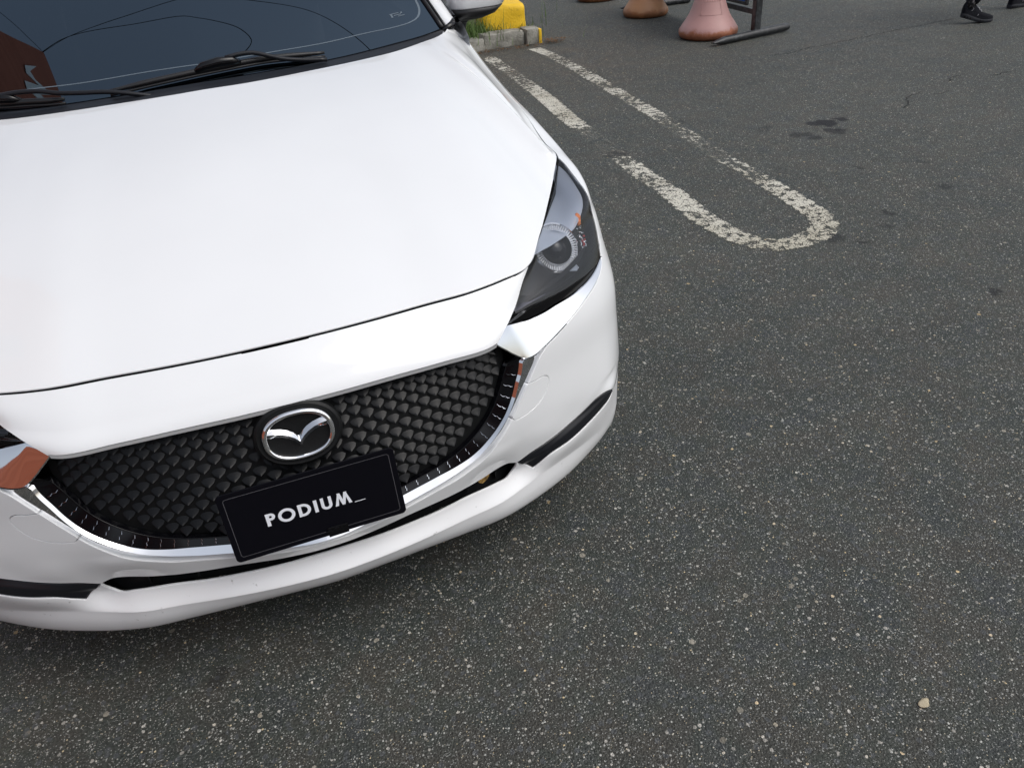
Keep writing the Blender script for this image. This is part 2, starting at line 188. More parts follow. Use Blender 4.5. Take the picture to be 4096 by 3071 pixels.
def evo(S, st, off):
    P, N, _, _ = S.ev(st[:, 0], st[:, 1], True)
    N[np.abs(st[:, 0]) < 1e-9, 0] = 0
    N /= np.linalg.norm(N, axis=1)[:, None]
    return P+N*off, N
def panel(S, outer, holes=(), off=0.0, step=.011, gap=.0, th=.012, bev=.0014, edge=.007, bump=None):
    """sheet-metal panel cut out of surface S: outline in surface coordinates, rounded edge and return flange"""
    def prep(p, g):
        q = [(float(x), float(y)) for x, y in densify(p, edge)]
        return inset(q, g)
    A = prep(outer, gap); Hh = [prep(h, -gap) for h in holes]
    if th: core = inset(A, bev); Hc = [inset(h, -bev) for h in Hh]
    else: core = A; Hc = Hh
    loops = [core]+Hc; allc = np.array([p for l in loops for p in l])
    lo, hi = allc.min(0), allc.max(0)
    gx = np.arange(lo[0]+step*.5, hi[0], step); gy = np.arange(lo[1]+step*.45, hi[1], step*.87)
    X, Y = np.meshgrid(gx, gy); X[1::2] += step/2; Q = np.stack([X.ravel(), Y.ravel()], 1)
    k = inpoly(Q, core)
    for h in Hc: k &= ~inpoly(Q, h)
    Q = Q[k]; 
    d = np.full(len(Q), 1e9)
    for l in loops: d = np.minimum(d, distpoly(Q, l))
    Q = Q[d > step*.45]
    vs = [Vector(p) for p in allc]+[Vector(p) for p in Q]; es = []; b = 0
    for l in loops:
        n = len(l); es += [(b+i, b+(i+1) % n) for i in range(n)]; b += n
    co, ed, fa, *_ = delaunay_2d_cdt(vs, es, [], 0, 1e-7)
    co = np.array([tuple(c) for c in co]); fa = np.array([f for f in fa if len(f) == 3])
    ce = co[fa].mean(1); k = inpoly(ce, core)
    for h in Hc: k &= ~inpoly(ce, h)
    fa = fa[k]
    a, b_, c = co[fa[:, 0]], co[fa[:, 1]], co[fa[:, 2]]
    ar = (b_[:, 0]-a[:, 0])*(c[:, 1]-a[:, 1])-(c[:, 0]-a[:, 0])*(b_[:, 1]-a[:, 1])
    fa[ar < 0] = fa[ar < 0][:, ::-1]
    co[np.abs(co[:, 0]) < 1e-7, 0] = 0
    V, N = evo(S, co, off)
    if bump is not None: V = V+N*bump(co, loops)[:, None]
    V = list(V); Nn = list(N); Fc = [tuple(f) for f in fa]
    if th:
        for li, (cl, ol) in enumerate([(core, A)]+list(zip(Hc, Hh))):
            cl = np.array(cl); ol = np.array(ol); n = len(cl)
            Pa, Na = evo(S, cl, off); Pb, Nb = evo(S, ol, off-bev)
            if bump is not None:
                bb = bump(cl, loops)[:, None]; Pa = Pa+Na*bb; Pb = Pb+Nb*bb
            O = (Pb+Nb*bev)-Pa; O /= np.linalg.norm(O, axis=1)[:, None]+1e-9
            Pc = Pb-Nb*th
            base = len(V)
            V += list(Pa)+list(Pb)+list(Pb)+list(Pc)
            Nm = O+.6*Nb; Nm /= np.linalg.norm(Nm, axis=1)[:, None]
            Nn += list(Na)+list(Nm)+list(O)+list(O)
            hole = li > 0
            for i in range(n):
                j = (i+1) % n
                if abs(ol[i][0]) < 1e-7 and abs(ol[j][0]) < 1e-7: continue
                for q in (0, 2):
                    f = (base+q*n+i, base+(q+1)*n+i, base+(q+1)*n+j, base+q*n+j)
                    Fc.append(f[::-1] if hole else f)
    return np.array(V), Fc, np.array(Nn)
def mirrored(V, Fc, N):
    n = len(V); m = np.array([-1, 1, 1])
    return np.vstack([V, V*m]), list(Fc)+[tuple(i+n for i in f[::-1]) for f in Fc], np.vstack([N, N*m])
def joinp(*ps):
    V, Fc, N = [], [], []; b = 0
    for v, f, n in ps:
        V.append(v); N.append(n); Fc += [tuple(i+b for i in q) for q in f]; b += len(v)
    return np.vstack(V), Fc, np.vstack(N)
def flip(V, Fc, N): return V, [f[::-1] for f in Fc], N
def loft(curves, close=False):
    """curves: list of (n,3) arrays -> quads, smooth normals from geometry"""
    n = len(curves[0]); V = np.vstack(curves); Fc = []
    for k in range(len(curves)-1):
        for i in range(n-1 if not close else n):
            j = (i+1) % n; Fc.append((k*n+i, k*n+j, (k+1)*n+j, (k+1)*n+i))
    return V, Fc
def res_curve(pts, n):
    """resample polyline to n points by arc length"""
    P = np.array(pts, float); d = np.r_[0, np.cumsum(np.linalg.norm(np.diff(P, axis=0), axis=1))]
    u = np.linspace(0, d[-1], n); return np.stack([np.interp(u, d, P[:, k]) for k in range(P.shape[1])], 1)

F = Surf(FG, FKS, FKT); H = Surf(HG); WS = Surf(WG)
TM = F.tmax

# ------------------------------------------------------------------ materials
def mat(name, col, rough=.5, metal=0, coat=0, coat_r=.03, spec=.5, ior=None):
    m = bpy.data.materials.new(name); m.use_nodes = True; b = m.node_tree.nodes['Principled BSDF']
    b.inputs['Base Color'].default_value = (*col, 1); b.inputs['Roughness'].default_value = rough; b.inputs['Metallic'].default_value = metal
    b.inputs['Coat Weight'].default_value = coat; b.inputs['Coat Roughness'].default_value = coat_r; b.inputs['Specular IOR Level'].default_value = spec
    if ior: b.inputs['IOR'].default_value = ior
    return m
def N_(m, t, **kw):
    n = m.node_tree.nodes.new(t)
    for k, v in kw.items():
        if k.startswith('i_'):
            key = k[2:]; n.inputs[int(key) if key.isdigit() else key.replace('_', ' ')].default_value = v
        else: setattr(n, k, v)
    return n
def LK(m, a, b): m.node_tree.links.new(a, b)
def ramp(m, fac, stops):
    n = m.node_tree.nodes.new('ShaderNodeValToRGB'); e = n.color_ramp.elements
    e[0].position, e[0].color = stops[0][0], (*stops[0][1], 1) if len(stops[0][1]) == 3 else stops[0][1]
    e[1].position, e[1].color = stops[1][0], (*stops[1][1], 1)
    for p, c in stops[2:]:
        q = e.new(p); q.color = (*c, 1)
    LK(m, fac, n.inputs[0]); return n
def g3(v): return (v, v, v)
def coords(m): return N_(m, 'ShaderNodeTexCoord').outputs['Object']
def noisy(m, scale, c1, c2, lo=.35, hi=.65, detail=6, bump=0, bscale=None, into='Base Color'):
    """base colour varied between c1 and c2 by noise, optional bump"""
    co = coords(m); n = N_(m, 'ShaderNodeTexNoise'); n.inputs['Scale'].default_value = scale; n.inputs['Detail'].default_value = detail
    LK(m, co, n.inputs['Vector']); r = ramp(m, n.outputs['Fac'], [(lo, c1), (hi, c2)]); b = m.node_tree.nodes['Principled BSDF']
    LK(m, r.outputs[0], b.inputs[into])
    if bump:
        n2 = N_(m, 'ShaderNodeTexNoise'); n2.inputs['Scale'].default_value = bscale or scale*6; n2.inputs['Detail'].default_value = 5; LK(m, co, n2.inputs['Vector'])
        bp = N_(m, 'ShaderNodeBump'); bp.inputs['Strength'].default_value = bump; bp.inputs['Distance'].default_value = .01
        LK(m, n2.outputs['Fac'], bp.inputs['Height']); LK(m, bp.outputs[0], b.inputs['Normal'])
    return m
M = {}
M['paint'] = mat('white_car_paint', (.80, .80, .79), .42, coat=1, coat_r=.02)
M['paint'] = noisy(M['paint'], 3, (.765, .78, .79), (.785, .80, .81))
M['lip'] = mat('white_lip_paint', (.76, .76, .75), .45, coat=.6, coat_r=.12)
m = M['lip']                                                         # road dirt specks and scuffs on the low lip
co = coords(m); n = N_(m, 'ShaderNodeTexNoise'); n.inputs['Scale'].default_value = 60; n.inputs['Detail'].default_value = 8; LK(m, co, n.inputs[0])
LK(m, ramp(m, n.outputs['Fac'], [(.0, (.80, .81, .82)), (.68, (.80, .81, .82)), (.76, (.45, .45, .44))]).outputs[0], m.node_tree.nodes['Principled BSDF'].inputs['Base Color'])
M['chrome'] = mat('chrome', (.80, .81, .83), .05, 1)
M['chrome_dark'] = mat('smoked_chrome', (.10, .10, .12), .12, 1)
M['black_gloss'] = mat('gloss_black_plastic', (.003, .003, .004), .09, spec=.35)
M['black'] = noisy(mat('matt_black_plastic', (.006, .006, .007), .5, spec=.25), 300, (.004, .0045, .005), (.007, .0075, .008), bump=.12, bscale=900)
M['grey_plastic'] = noisy(mat('dark_grey_plastic', (.03, .033, .037), .5), 200, (.026, .029, .034), (.036, .04, .046), bump=.15, bscale=700)
M['scale'] = mat('grille_plastic', (.004, .0045, .0055), .36, spec=.22)
M['rubber'] = mat('wiper_rubber', (.008, .008, .009), .38)
M['void'] = mat('unlit_inner', (.006, .006, .007), .8, spec=.2)
M['plate'] = mat('plate_black', (.0015, .0015, .004), .42, spec=.22)
M['plate_edge'] = mat('plate_line', (.09, .09, .10), .5)
M['letter'] = mat('plate_letter', (.80, .83, .88), .5)
M['rib'] = mat('bright_rib', (.30, .32, .36), .18, 1)
M['silver'] = mat('lamp_reflector', (.72, .73, .75), .12, 1)
M['lamp_dark'] = mat('lamp_housing', (.010, .011, .013), .25, spec=.4)
M['lamp_grey'] = mat('lamp_cover', (.42, .46, .53), .30, .35)
M['amber'] = mat('amber_lens', (.75, .22, .06), .15)
M['red'] = mat('red_crystal', (.30, .03, .03), .1)
M['tyre'] = mat('tyre_rubber', (.02, .02, .02), .8)
M['alloy'] = mat('alloy', (.5, .5, .52), .3, 1)
M['etch'] = mat('etched_grey', (.10, .13, .16), .6)
M['trim'] = mat('black_trim', (.008, .009, .012), .36, spec=.35)
M['cowl'] = noisy(mat('cowl_plastic', (.012, .014, .018), .5, spec=.3), 200, (.010, .012, .016), (.016, .018, .023))
def glass(name, tint, ior=1.52, rough=0.0, gl=(1, 1, 1)):
    m = bpy.data.materials.new(name); m.use_nodes = True; t = m.node_tree; t.nodes.clear()
    o = t.nodes.new('ShaderNodeOutputMaterial'); mx = t.nodes.new('ShaderNodeMixShader'); fr = t.nodes.new('ShaderNodeFresnel'); fr.inputs[0].default_value = ior
    tr = t.nodes.new('ShaderNodeBsdfTransparent'); tr.inputs[0].default_value = (*tint, 1); gs = t.nodes.new('ShaderNodeBsdfGlossy')
    gs.inputs['Color'].default_value = (*gl, 1); gs.inputs['Roughness'].default_value = rough
    t.links.new(fr.outputs[0], mx.inputs[0]); t.links.new(tr.outputs[0], mx.inputs[1]); t.links.new(gs.outputs[0], mx.inputs[2]); t.links.new(mx.outputs[0], o.inputs[0])
    return m
M['lens'] = glass('clear_lamp_lens', (.92, .93, .95), 1.45)
M['teeth'] = mat('lamp_teeth', (.85, .86, .88), .40, 0)
M['windshield'] = glass('tinted_windshield', (.02, .022, .025), 2.1, gl=(.60, .80, 1.0))
M['side_glass'] = glass('tinted_side_glass', (.03, .03, .035), 1.5)

# ------------------------------------------------------------------ asphalt ground
def asphalt():
    m = mat('asphalt', (.07, .07, .068), .72, spec=.4); b = m.node_tree.nodes['Principled BSDF']; co = coords(m)
    def vor(scale, feat='F1', jit=1.0):
        v = N_(m, 'ShaderNodeTexVoronoi'); v.inputs['Scale'].default_value = scale; v.feature = feat; v.inputs['Randomness'].default_value = jit; v.voronoi_dimensions = '2D'; LK(m, co, v.inputs['Vector']); return v
    def noi(scale, d=5, r=.6):
        v = N_(m, 'ShaderNodeTexNoise'); v.inputs['Scale'].default_value = scale; v.inputs['Detail'].default_value = d; v.inputs['Roughness'].default_value = r; LK(m, co, v.inputs['Vector']); return v
    def mix(bt, fac, a, c):
        x = N_(m, 'ShaderNodeMix', data_type='RGBA', blend_type=bt)
        for s, v in ((0, fac), (6, a), (7, c)):
            if isinstance(v, (int, float)): x.inputs[s].default_value = v
            elif isinstance(v, tuple): x.inputs[s].default_value = (*v, 1)
            else: LK(m, v, x.inputs[s])
        return x.outputs[2]
    def math_(op, a, c=None, cl=False):
        x = N_(m, 'ShaderNodeMath', operation=op); x.use_clamp = cl
        for i, v in enumerate((a, c)):
            if v is None: continue
            if isinstance(v, (int, float)): x.inputs[i].default_value = v
            else: LK(m, v, x.inputs[i])
        return x.outputs[0]
    big = noi(.55, 4); mid = noi(3.2, 6); fine = noi(160, 4, .7)
    base = ramp(m, big.outputs['Fac'], [(.3, (.036, .0392, .0362)), (.5, (.043, .0455, .0412)), (.7, (.051, .0520, .0470))]).outputs[0]
    tint = ramp(m, mid.outputs['Fac'], [(.30, (.72, .80, .82)), (.5, (1.0, 1.0, .98)), (.70, (1.20, 1.14, 1.06))]).outputs[0]
    base = mix('MULTIPLY', .9, base, tint)
    base = mix('MULTIPLY', 1.0, base, ramp(m, fine.outputs['Fac'], [(.32, g3(.42)), (.5, g3(.95)), (.68, g3(1.6))]).outputs[0])
    hue = noi(7.5, 3); base = mix('MULTIPLY', .8, base, ramp(m, hue.outputs['Fac'], [(.34, (.90, .98, 1.12)), (.46, (.93, 1.03, .98)), (.54, (1.02, 1.0, .96)), (.68, (1.08, .99, .94))]).outputs[0])
    # fine grit: random light grains
    col = base
    for sc, thr, rad, light, dark in ((340, .81, .38, (.31, .315, .295), 1), (190, .925, .36, (.46, .465, .43), 1), (90, .965, .28, (.50, .48, .43), 1), (44, .984, .24, (.30, .28, .23), 1)):
        v = vor(sc); rnd = N_(m, 'ShaderNodeSeparateColor'); LK(m, v.outputs['Color'], rnd.inputs[0])
        sel = math_('GREATER_THAN', rnd.outputs[0], thr)
        warp = math_('MULTIPLY', rnd.outputs[1], rad); inside = math_('LESS_THAN', v.outputs['Distance'], math_('ADD', warp, rad*.45))
        k = math_('MULTIPLY', sel, inside)
        bright = ramp(m, rnd.outputs[2], [(0, tuple(c*.45 for c in light)), (.55, tuple(c*.75 for c in light)), (.86, light), (1.0, (light[0]*1.2, light[1]*.95, light[2]*.6))]).outputs[0]
        col = mix('MIX', k, col, bright)
    # larger dark stones set in the binder
    v = vor(58); rnd = N_(m, 'ShaderNodeSeparateColor'); LK(m, v.outputs['Color'], rnd.inputs[0])
    k = math_('MULTIPLY', math_('MULTIPLY', math_('GREATER_THAN', rnd.outputs[0], .86), math_('LESS_THAN', v.outputs['Distance'], .36)), .55)
    col = mix('MIX', k, col, (.075, .082, .088))
    # oil drips and stains
    wv = noi(9, 4); 
    wo_ = N_(m, 'ShaderNodeVectorMath', operation='SCALE'); LK(m, wv.outputs['Color'], wo_.inputs[0]); wo_.inputs['Scale'].default_value = .16
    ad = N_(m, 'ShaderNodeVectorMath', operation='ADD'); LK(m, co, ad.inputs[0]); LK(m, wo_.outputs[0], ad.inputs[1])
    tot = None
    for x, y, r, s in STAINS:
        dn = N_(m, 'ShaderNodeVectorMath', operation='DISTANCE'); LK(m, ad.outputs[0], dn.inputs[0]); dn.inputs[1].default_value = (x+.08, y+.08, .08)
        mr = N_(m, 'ShaderNodeMapRange', interpolation_type='SMOOTHSTEP'); LK(m, dn.outputs['Value'], mr.inputs[0]); mr.inputs[1].default_value = r*1.35; mr.inputs[2].default_value = r*.8
        mr.inputs[3].default_value = 0; mr.inputs[4].default_value = s
        tot = mr.outputs[0] if tot is None else math_('MAXIMUM', tot, mr.outputs[0])
    col = mix('MIX', tot, col, (.005, .005, .007))
    # brown dust near the kerb
    dn = N_(m, 'ShaderNodeVectorMath', operation='DISTANCE'); LK(m, ad.outputs[0], dn.inputs[0]); dn.inputs[1].default_value = (2.75, 5.9, .08)
    mr = N_(m, 'ShaderNodeMapRange', interpolation_type='SMOOTHSTEP'); LK(m, dn.outputs['Value'], mr.inputs[0]); mr.inputs[1].default_value = 2.3; mr.inputs[2].default_value = .2; mr.inputs[3].default_value = 0; mr.inputs[4].default_value = .6
    col = mix('MIX', math_('MULTIPLY', mr.outputs[0], math_('MULTIPLY', mid.outputs['Fac'], 1.2)), col, mix('MULTIPLY', 1.0, col, (1.15, .88, .70)))
    LK(m, col, b.inputs['Base Color'])
    bp = N_(m, 'ShaderNodeBump'); bp.inputs['Strength'].default_value = .7; bp.inputs['Distance'].default_value = .004
    hv = vor(190); h = math_('ADD', math_('MULTIPLY', hv.outputs['Distance'], -1.0), fine.outputs['Fac']); LK(m, h, bp.inputs['Height']); LK(m, bp.outputs[0], b.inputs['Normal'])
    return m
STAINS = [(3.499,2.800,0.060,1.00),(3.620,2.810,0.040,0.95),(3.422,2.821,0.040,0.90),(3.458,2.656,0.035,1.00),(3.175,2.922,0.035,0.50),(3.385,2.447,0.000,0.10),(3.434,1.924,0.030,0.45),(2.776,3.332,0.050,0.30),(2.678,1.349,0.020,0.60),(3.445,2.640,0.060,0.80),(3.221,2.682,0.045,0.70),(3.248,2.589,0.045,0.75),(3.260,1.587,0.035,0.60),(3.108,2.043,0.030,0.55),(2.801,1.462,0.028,0.70),(2.574,0.656,0.030,0.80),(2.403,1.368,0.045,0.60),(2.468,1.254,0.028,0.75),(2.127,2.960,0.070,0.60),(-0.319,0.082,0.022,0.45),(3.113,2.886,0.040,0.35)]
M['asphalt'] = asphalt()
bm = bmesh.new(); bmesh.ops.create_grid(bm, x_segments=40, y_segments=40, size=150)
tag(bm_obj('ground', bm, M['asphalt']), 'worn grey asphalt of the car park', kind='structure')
# ------------------------------------------------------------------ the car
CAR = thing('parked_car', 'white hatchback with black honeycomb grille and black show plate, parked nose-on', 'car')
def P2(n, *a, **k): return mesh_obj(n, *a, parent=CAR, **k)
def st_poly(*parts):
    out = []
    for p in parts: out += list(p)
    return out
sm = smoothpts
R = REG
NOSE_TOP = TM-.0100
gtop = [(0, .5885)]+[tuple(p) for p in R['gtop']][:-1]+[(.4290, .5785)]
gtopS = [(s, t+.007*(1-.3*s)) for s, t in sm(gtop)]                 # crease above the turned-down edge
noseE = sm([(.4290, .5805), (.4522, .6001), (.4680, .6180), (.4817, .6465), (.5099, .7142), (.5370, .7920), (.5400, NOSE_TOP)])
chout = sm([(0, .2700), (.0392, .2670), (.1027, .2662), (.1642, .2687), (.2409, .2738), (.3143, .2825), (.3607, .2994), (.4049, .3331), (.4443, .3698), (.4725, .3999), (.4979, .4313), (.5183, .4570), (.5351, .4765), (.5568, .4923), (.6009, .5060), (.6480, .5200), (.7222, .5400), (.785, .5565), (.8274, .5700), (.8545, .5847), (.8640, .5998)])
itop = sm([(0, .2505), (.03, .2500), (.0758, .2505), (.1515, .2518), (.2314, .2510), (.3163, .2505), (.3721, .2490), (.3972, .2512), (.4307, .2530), (.4570, .2459)])
ibot = sm([(.4570, .2459), (.4500, .2180), (.4299, .2038), (.4000, .2060), (.3736, .2073), (.3151, .2083), (.2577, .2051), (.1761, .2047), (.0988, .2046), (0, .2028)])
tt = sm([(.4570, .2459), (.4864, .2510), (.5377, .2513), (.5993, .2520), (.6693, .2560), (.7300, .2590), (.7850, .2480), (.8060, .2360), (.8150, .2230)])
tb = sm([(.8150, .2230), (.8100, .2140), (.7930, .2085), (.7590, .2075), (.6856, .2092), (.6130, .2084), (.5515, .2094), (.5021, .1895)])+[(.4570, .2459)]
ARC = []                                                             # wheel arch in surface coordinates: 3-D circle about the front axle
def arch_t(y, z, s0, t0):
    st = np.array([s0, t0])
    for _ in range(60):
        p = F.ev(*st)[0]; e = np.array([p[1]-y, p[2]-z]); a = F.ev(st[0]+1e-4, st[1])[0]; b = F.ev(st[0], st[1]+1e-4)[0]
        J = np.array([[(a[1]-p[1])/1e-4, (b[1]-p[1])/1e-4], [(a[2]-p[2])/1e-4, (b[2]-p[2])/1e-4]]); d = np.linalg.lstsq(J, -e, rcond=None)[0]
        st = st+np.clip(d, -.05, .05); st[0] = min(max(st[0], .9), F.smax); st[1] = min(max(st[1], 0), TM)
    return tuple(st)
g = (1.05, .1)
for k in range(19):
    a = math.pi*(1.12-k/18*1.24)                                     # from low front of the arch over the top to low rear
    y, z = .805+.352*math.cos(a), .315+.352*math.sin(a)
    g = arch_t(y, z, *g); ARC.append(g)
front_low = ARC[0]; rear_low = ARC[-1]
seam = [(.8691, .6149), (.90, .622), (.93, .618), (1.00, .598), (1.05, .565)]
ia = min(range(9), key=lambda i: abs(ARC[i][1]-.50))                 # arch point where the bumper/fender seam ends
seamc = sm(seam+[ARC[ia]], .008)
# bumper face + lip in one skin, notch for the intake and the black trims
lipcut = R['lipcut'] if 'lipcut' in R else None
face_outer = st_poly([(0, .2700)], chout[1:], seamc, ARC[:ia][::-1], [(front_low[0], .0)], [(0, .0)])
notch = st_poly(itop, tt[1:], tb[1:], ibot[1:])
# face: above the notch; lip: below the notch, sharing a hidden seam behind the trim end
mid_end = (.8150, .2230)
face_poly = st_poly([(0, .2700)], chout[1:], seamc, [a for a in ARC[:ia][::-1] if a[1] > .235], [(ARC[0][0]+.0, .2230)] if False else [], [(1.045, .2230)], tt[::-1], itop[::-1][1:])
lip_poly = st_poly(ibot[::-1], tb[::-1][1:], [(1.045, .2230)], [a for a in ARC[:ia][::-1] if a[1] <= .215], [(front_low[0], .004), (0, .004)])
flap = sm([tuple(p) for p in R['flap']], .005)
flap = flap[:-1]+[(.4450, .3715)]
fl_edge = [p for p in chout if .3700 < p[1] < .4320 and p[0] > .43]
flap_poly = st_poly(flap[::-1], fl_edge[1:-1]) if flap[0][1] > flap[-1][1] else st_poly(flap, fl_edge[::-1])
# the face outline detours round the tow-eye cover
def with_detour(outline, detour):
    a = np.array(outline); i0 = int(np.argmin(np.hypot(*(a-np.array(detour[0])).T))); i1 = int(np.argmin(np.hypot(*(a-np.array(detour[-1])).T)))
    if i0 < i1: return outline[:i0]+list(detour)+outline[i1+1:]
    return outline[:i1]+list(detour[::-1])+outline[i0+1:]
face_det = with_detour(face_poly, flap)
def edge_relief(co, loops):                                           # slight inward roll near the trims
    return np.zeros(len(co))
nose_poly = st_poly(gtopS, noseE, [(s, NOSE_TOP) for s in np.linspace(.53, 0, 60)])
pn = panel(F, nose_poly, th=.016, bev=.0012)
# turned-down lower edge of the nose above the grille
gt = np.array(gtopS); Pg, Ng = evo(F, gt, -.0014)
band0 = Pg+np.array([0, -.0003, -.0008]); band1 = Pg+np.array([0, .0035, -.0105]); band2 = band1+np.array([0, .02, -.001])
bV, bF = loft([band0, band1]); bN = np.tile(np.array([0, -.93, -.36]), (len(bV), 1))
b2V, b2F = loft([band1, band2]); b2N = np.tile(np.array([0, 0, -1.]), (len(b2V), 1))
pband = flip(bV, bF, bN); pband2 = flip(b2V, b2F, b2N)
# rebate visible in the shut line
reb = [(s, TM-.0058) for s in np.linspace(.063, .495, 50)]+[(s, NOSE_TOP-.001) for s in np.linspace(.495, .063, 50)]
preb = panel(F, reb, off=-.0040, th=0, step=.004, edge=.006)
P2('nose_panel', *mirrored(*joinp(pn, pband, pband2, preb))[:2], M['paint'], N=mirrored(*joinp(pn, pband, pband2, preb))[2])
pf = panel(F, face_det, gap=.0006, th=.014, bev=.0016, step=.010)
pfv = mirrored(*pf); P2('bumper', pfv[0], pfv[1], M['paint'], N=pfv[2])
pl = panel(F, lip_poly, gap=.0003, th=.0035, bev=.002, step=.008)
plv = mirrored(*pl); P2('bumper_lip', plv[0], plv[1], M['lip'], N=plv[2])
# tow-eye covers
fp = panel(F, flap_poly, gap=.0004, th=.006, bev=.0006, step=.008); 
for sgn in (1, -1):
    v, f, n = fp if sgn > 0 else (fp[0]*[-1, 1, 1], [q[::-1] for q in fp[1]], fp[2]*[-1, 1, 1])
    P2('tow_eye_cover', v, f, M['paint'], N=n)
# lower intake: dark slot with fins
ip = panel(F, st_poly([(0, .2505)], itop[1:], ibot[1:]), off=-.030, th=0, gap=-.012, step=.012)
iv = mirrored(*ip); intake = P2('lower_intake', iv[0], iv[1], M['black'], N=iv[2])
for s in (-.37, -.27, -.13, .0, .13, .235, .33, .405):
    q, n = evo(F, np.array([[s, .2275]]), -.020); bm = bmesh.new()
    box(bm, Vector(q[0]), (.003, .014, .030)); bm_obj('intake_fin', bm, M['black'], intake)
# black trims beside the intake: a folded blade
tpoly = st_poly(tt, tb[1:-1])
tp = panel(F, tpoly, off=-.001, gap=.0016, th=.016, bev=.002, step=.006, bump=lambda co, loops: .0035*np.exp(-((co[:, 1]-(.232+.004*np.sin((co[:, 0]-.45)*6)))/.010)**2))
for sgn in (1, -1):
    v, f, n = tp if sgn > 0 else (tp[0]*[-1, 1, 1], [q[::-1] for q in tp[1]], tp[2]*[-1, 1, 1])
    P2('bumper_trim', v, f, M['trim'], N=None)
# ---- chrome
wingtop = sm([(.4300, .5770), (.4400, .5600), (.4648, .5260)], .006)+sm([(.4648, .5260), (.4852, .5049), (.4950, .4970), (.5080, .4925), (.5222, .4909), (.5579, .4978), (.5973, .5073), (.6401, .5175)], .006)[1:]
chout_up = [p for p in chout if p[0] > .645]
dark = sm([(.4680, .6143), (.5095, .5841), (.5522, .5690), (.5947, .5657), (.6566, .5682), (.7240, .5716), (.7809, .5784), (.8240, .5866), (.8560, .5960)])
wing_poly = st_poly(wingtop, chout_up, dark[::-1], [(.4522, .5990)])
low_edge = wingtop+chout_up
def seg_dist(co, line):
    A = np.array(line); d = np.full(len(co), 1e9); co = np.asarray(co)
    for a, b in zip(A[:-1], A[1:]):
        ab = b-a; t = np.clip(((co-a)@ab)/(ab@ab+1e-14), 0, 1); q = a+t[:, None]*ab-co; d = np.minimum(d, np.hypot(q[:, 0], q[:, 1]))
    return d
LE = np.array([(.40, .567), (.50, .4960)]+[p for p in wingtop if p[0] > .504]+chout_up)
def wing_fall(co, loops): co = np.asarray(co); d = (co[:, 1]-np.interp(co[:, 0], LE[:, 0], LE[:, 1]))*.93; return .002-.36*np.clip(d-.002, 0, .09)
wp = panel(F, wing_poly, off=.0, gap=.0012, th=.010, bev=.0022, step=.007, bump=wing_fall)
wn = nrm_later = None
for sgn in (1, -1):
    v, f, n = wp if sgn > 0 else (wp[0]*[-1, 1, 1], [q[::-1] for q in wp[1]], wp[2]*[-1, 1, 1])
    P2('chrome_wing', v, f, M['chrome'])
ch_in = sm([(0, .2815), (.06, .2830), (.1200, .2860), (.1804, .2885), (.2427, .2960), (.3000, .3075), (.3439, .3224), (.3800, .3430), (.4100, .3640), (.4341, .3850), (.4564, .4150), (.4727, .4492), (.4839, .4733), (.4889, .4935)])
seg1i = res_curve(ch_in, 90); seg1o = res_curve([p for p in chout if p[0] <= .5190], 90)
seg2i = res_curve([(.4889, .4935)]+[p for p in wingtop if p[0] > .4900], 40); seg2o = res_curve([p for p in chout if .5185 < p[0] <= .648], 40)
ci = np.vstack([seg1i, seg2i[1:]]); cq = np.vstack([seg1o, seg2o[1:]])
fr = np.interp(ci[:, 0], [0, .24, .32, .40, .46, .65], [.42, .38, .14, .05, .02, .01])[:, None]
rg = ci+(cq-ci)*fr
def shift_in(pts, wd):
    pts = np.array(pts); d = np.gradient(pts, axis=0); d /= np.linalg.norm(d, axis=1)[:, None]; q = pts+np.stack([-d[:, 1], d[:, 0]], 1)*wd; q[np.abs(pts[:, 0]) < 1e-9, 0] = 0; return q
wdi = np.interp(ci[:, 0], [0, .28, .36, .5], [.0042, .0036, .0030, .0026])*np.clip((105-np.arange(len(ci)))/14., 0, 1)
ci_in = ci+(shift_in(ci, 1.)-ci)*wdi[:, None]; OFF0 = np.interp(ci[:, 0], [0, .26, .36, .6], [-.012, -.011, -.0065, -.006])[:, None]
e0, e0n = evo(F, ci_in, 0); e0 = e0+e0n*OFF0; e1, _ = evo(F, rg, .001); e1b, _ = evo(F, ci+(cq-ci)*(fr+.03), .0008); e2, e2n = evo(F, cq, 0); e2 = e2+e2n*np.interp(cq[:, 0], [0, .30, .42, 1], [-.0125, -.0115, -.0055, -.0055])[:, None]; e3, _ = evo(F, cq, -.016)
for A_, nm in (((e0, e1), 'x'),):
    pass
V0, F0 = loft([e0, e1]); V1, F1 = loft([e1, e1b, e2]); V2, F2 = loft([e2, e3])
def nrm(V, Fc):
    N = np.zeros_like(V)
    for f in Fc:
        n = np.cross(V[f[1]]-V[f[0]], V[f[2]]-V[f[0]])+np.cross(V[f[2]]-V[f[0]], V[f[3]]-V[f[0]])
        for i in f: N[i] += n
    return N/(np.linalg.norm(N, axis=1)[:, None]+1e-15)
parts = []
for V_, F_ in ((V0, F0), (V1, F1), (V2, F2)):
    F_ = [f[::-1] for f in F_]; parts.append((V_, F_, nrm(V_, F_)))
sj = mirrored(*joinp(*parts)); P2('chrome_strip', sj[0], sj[1], M['chrome'], N=sj[2])
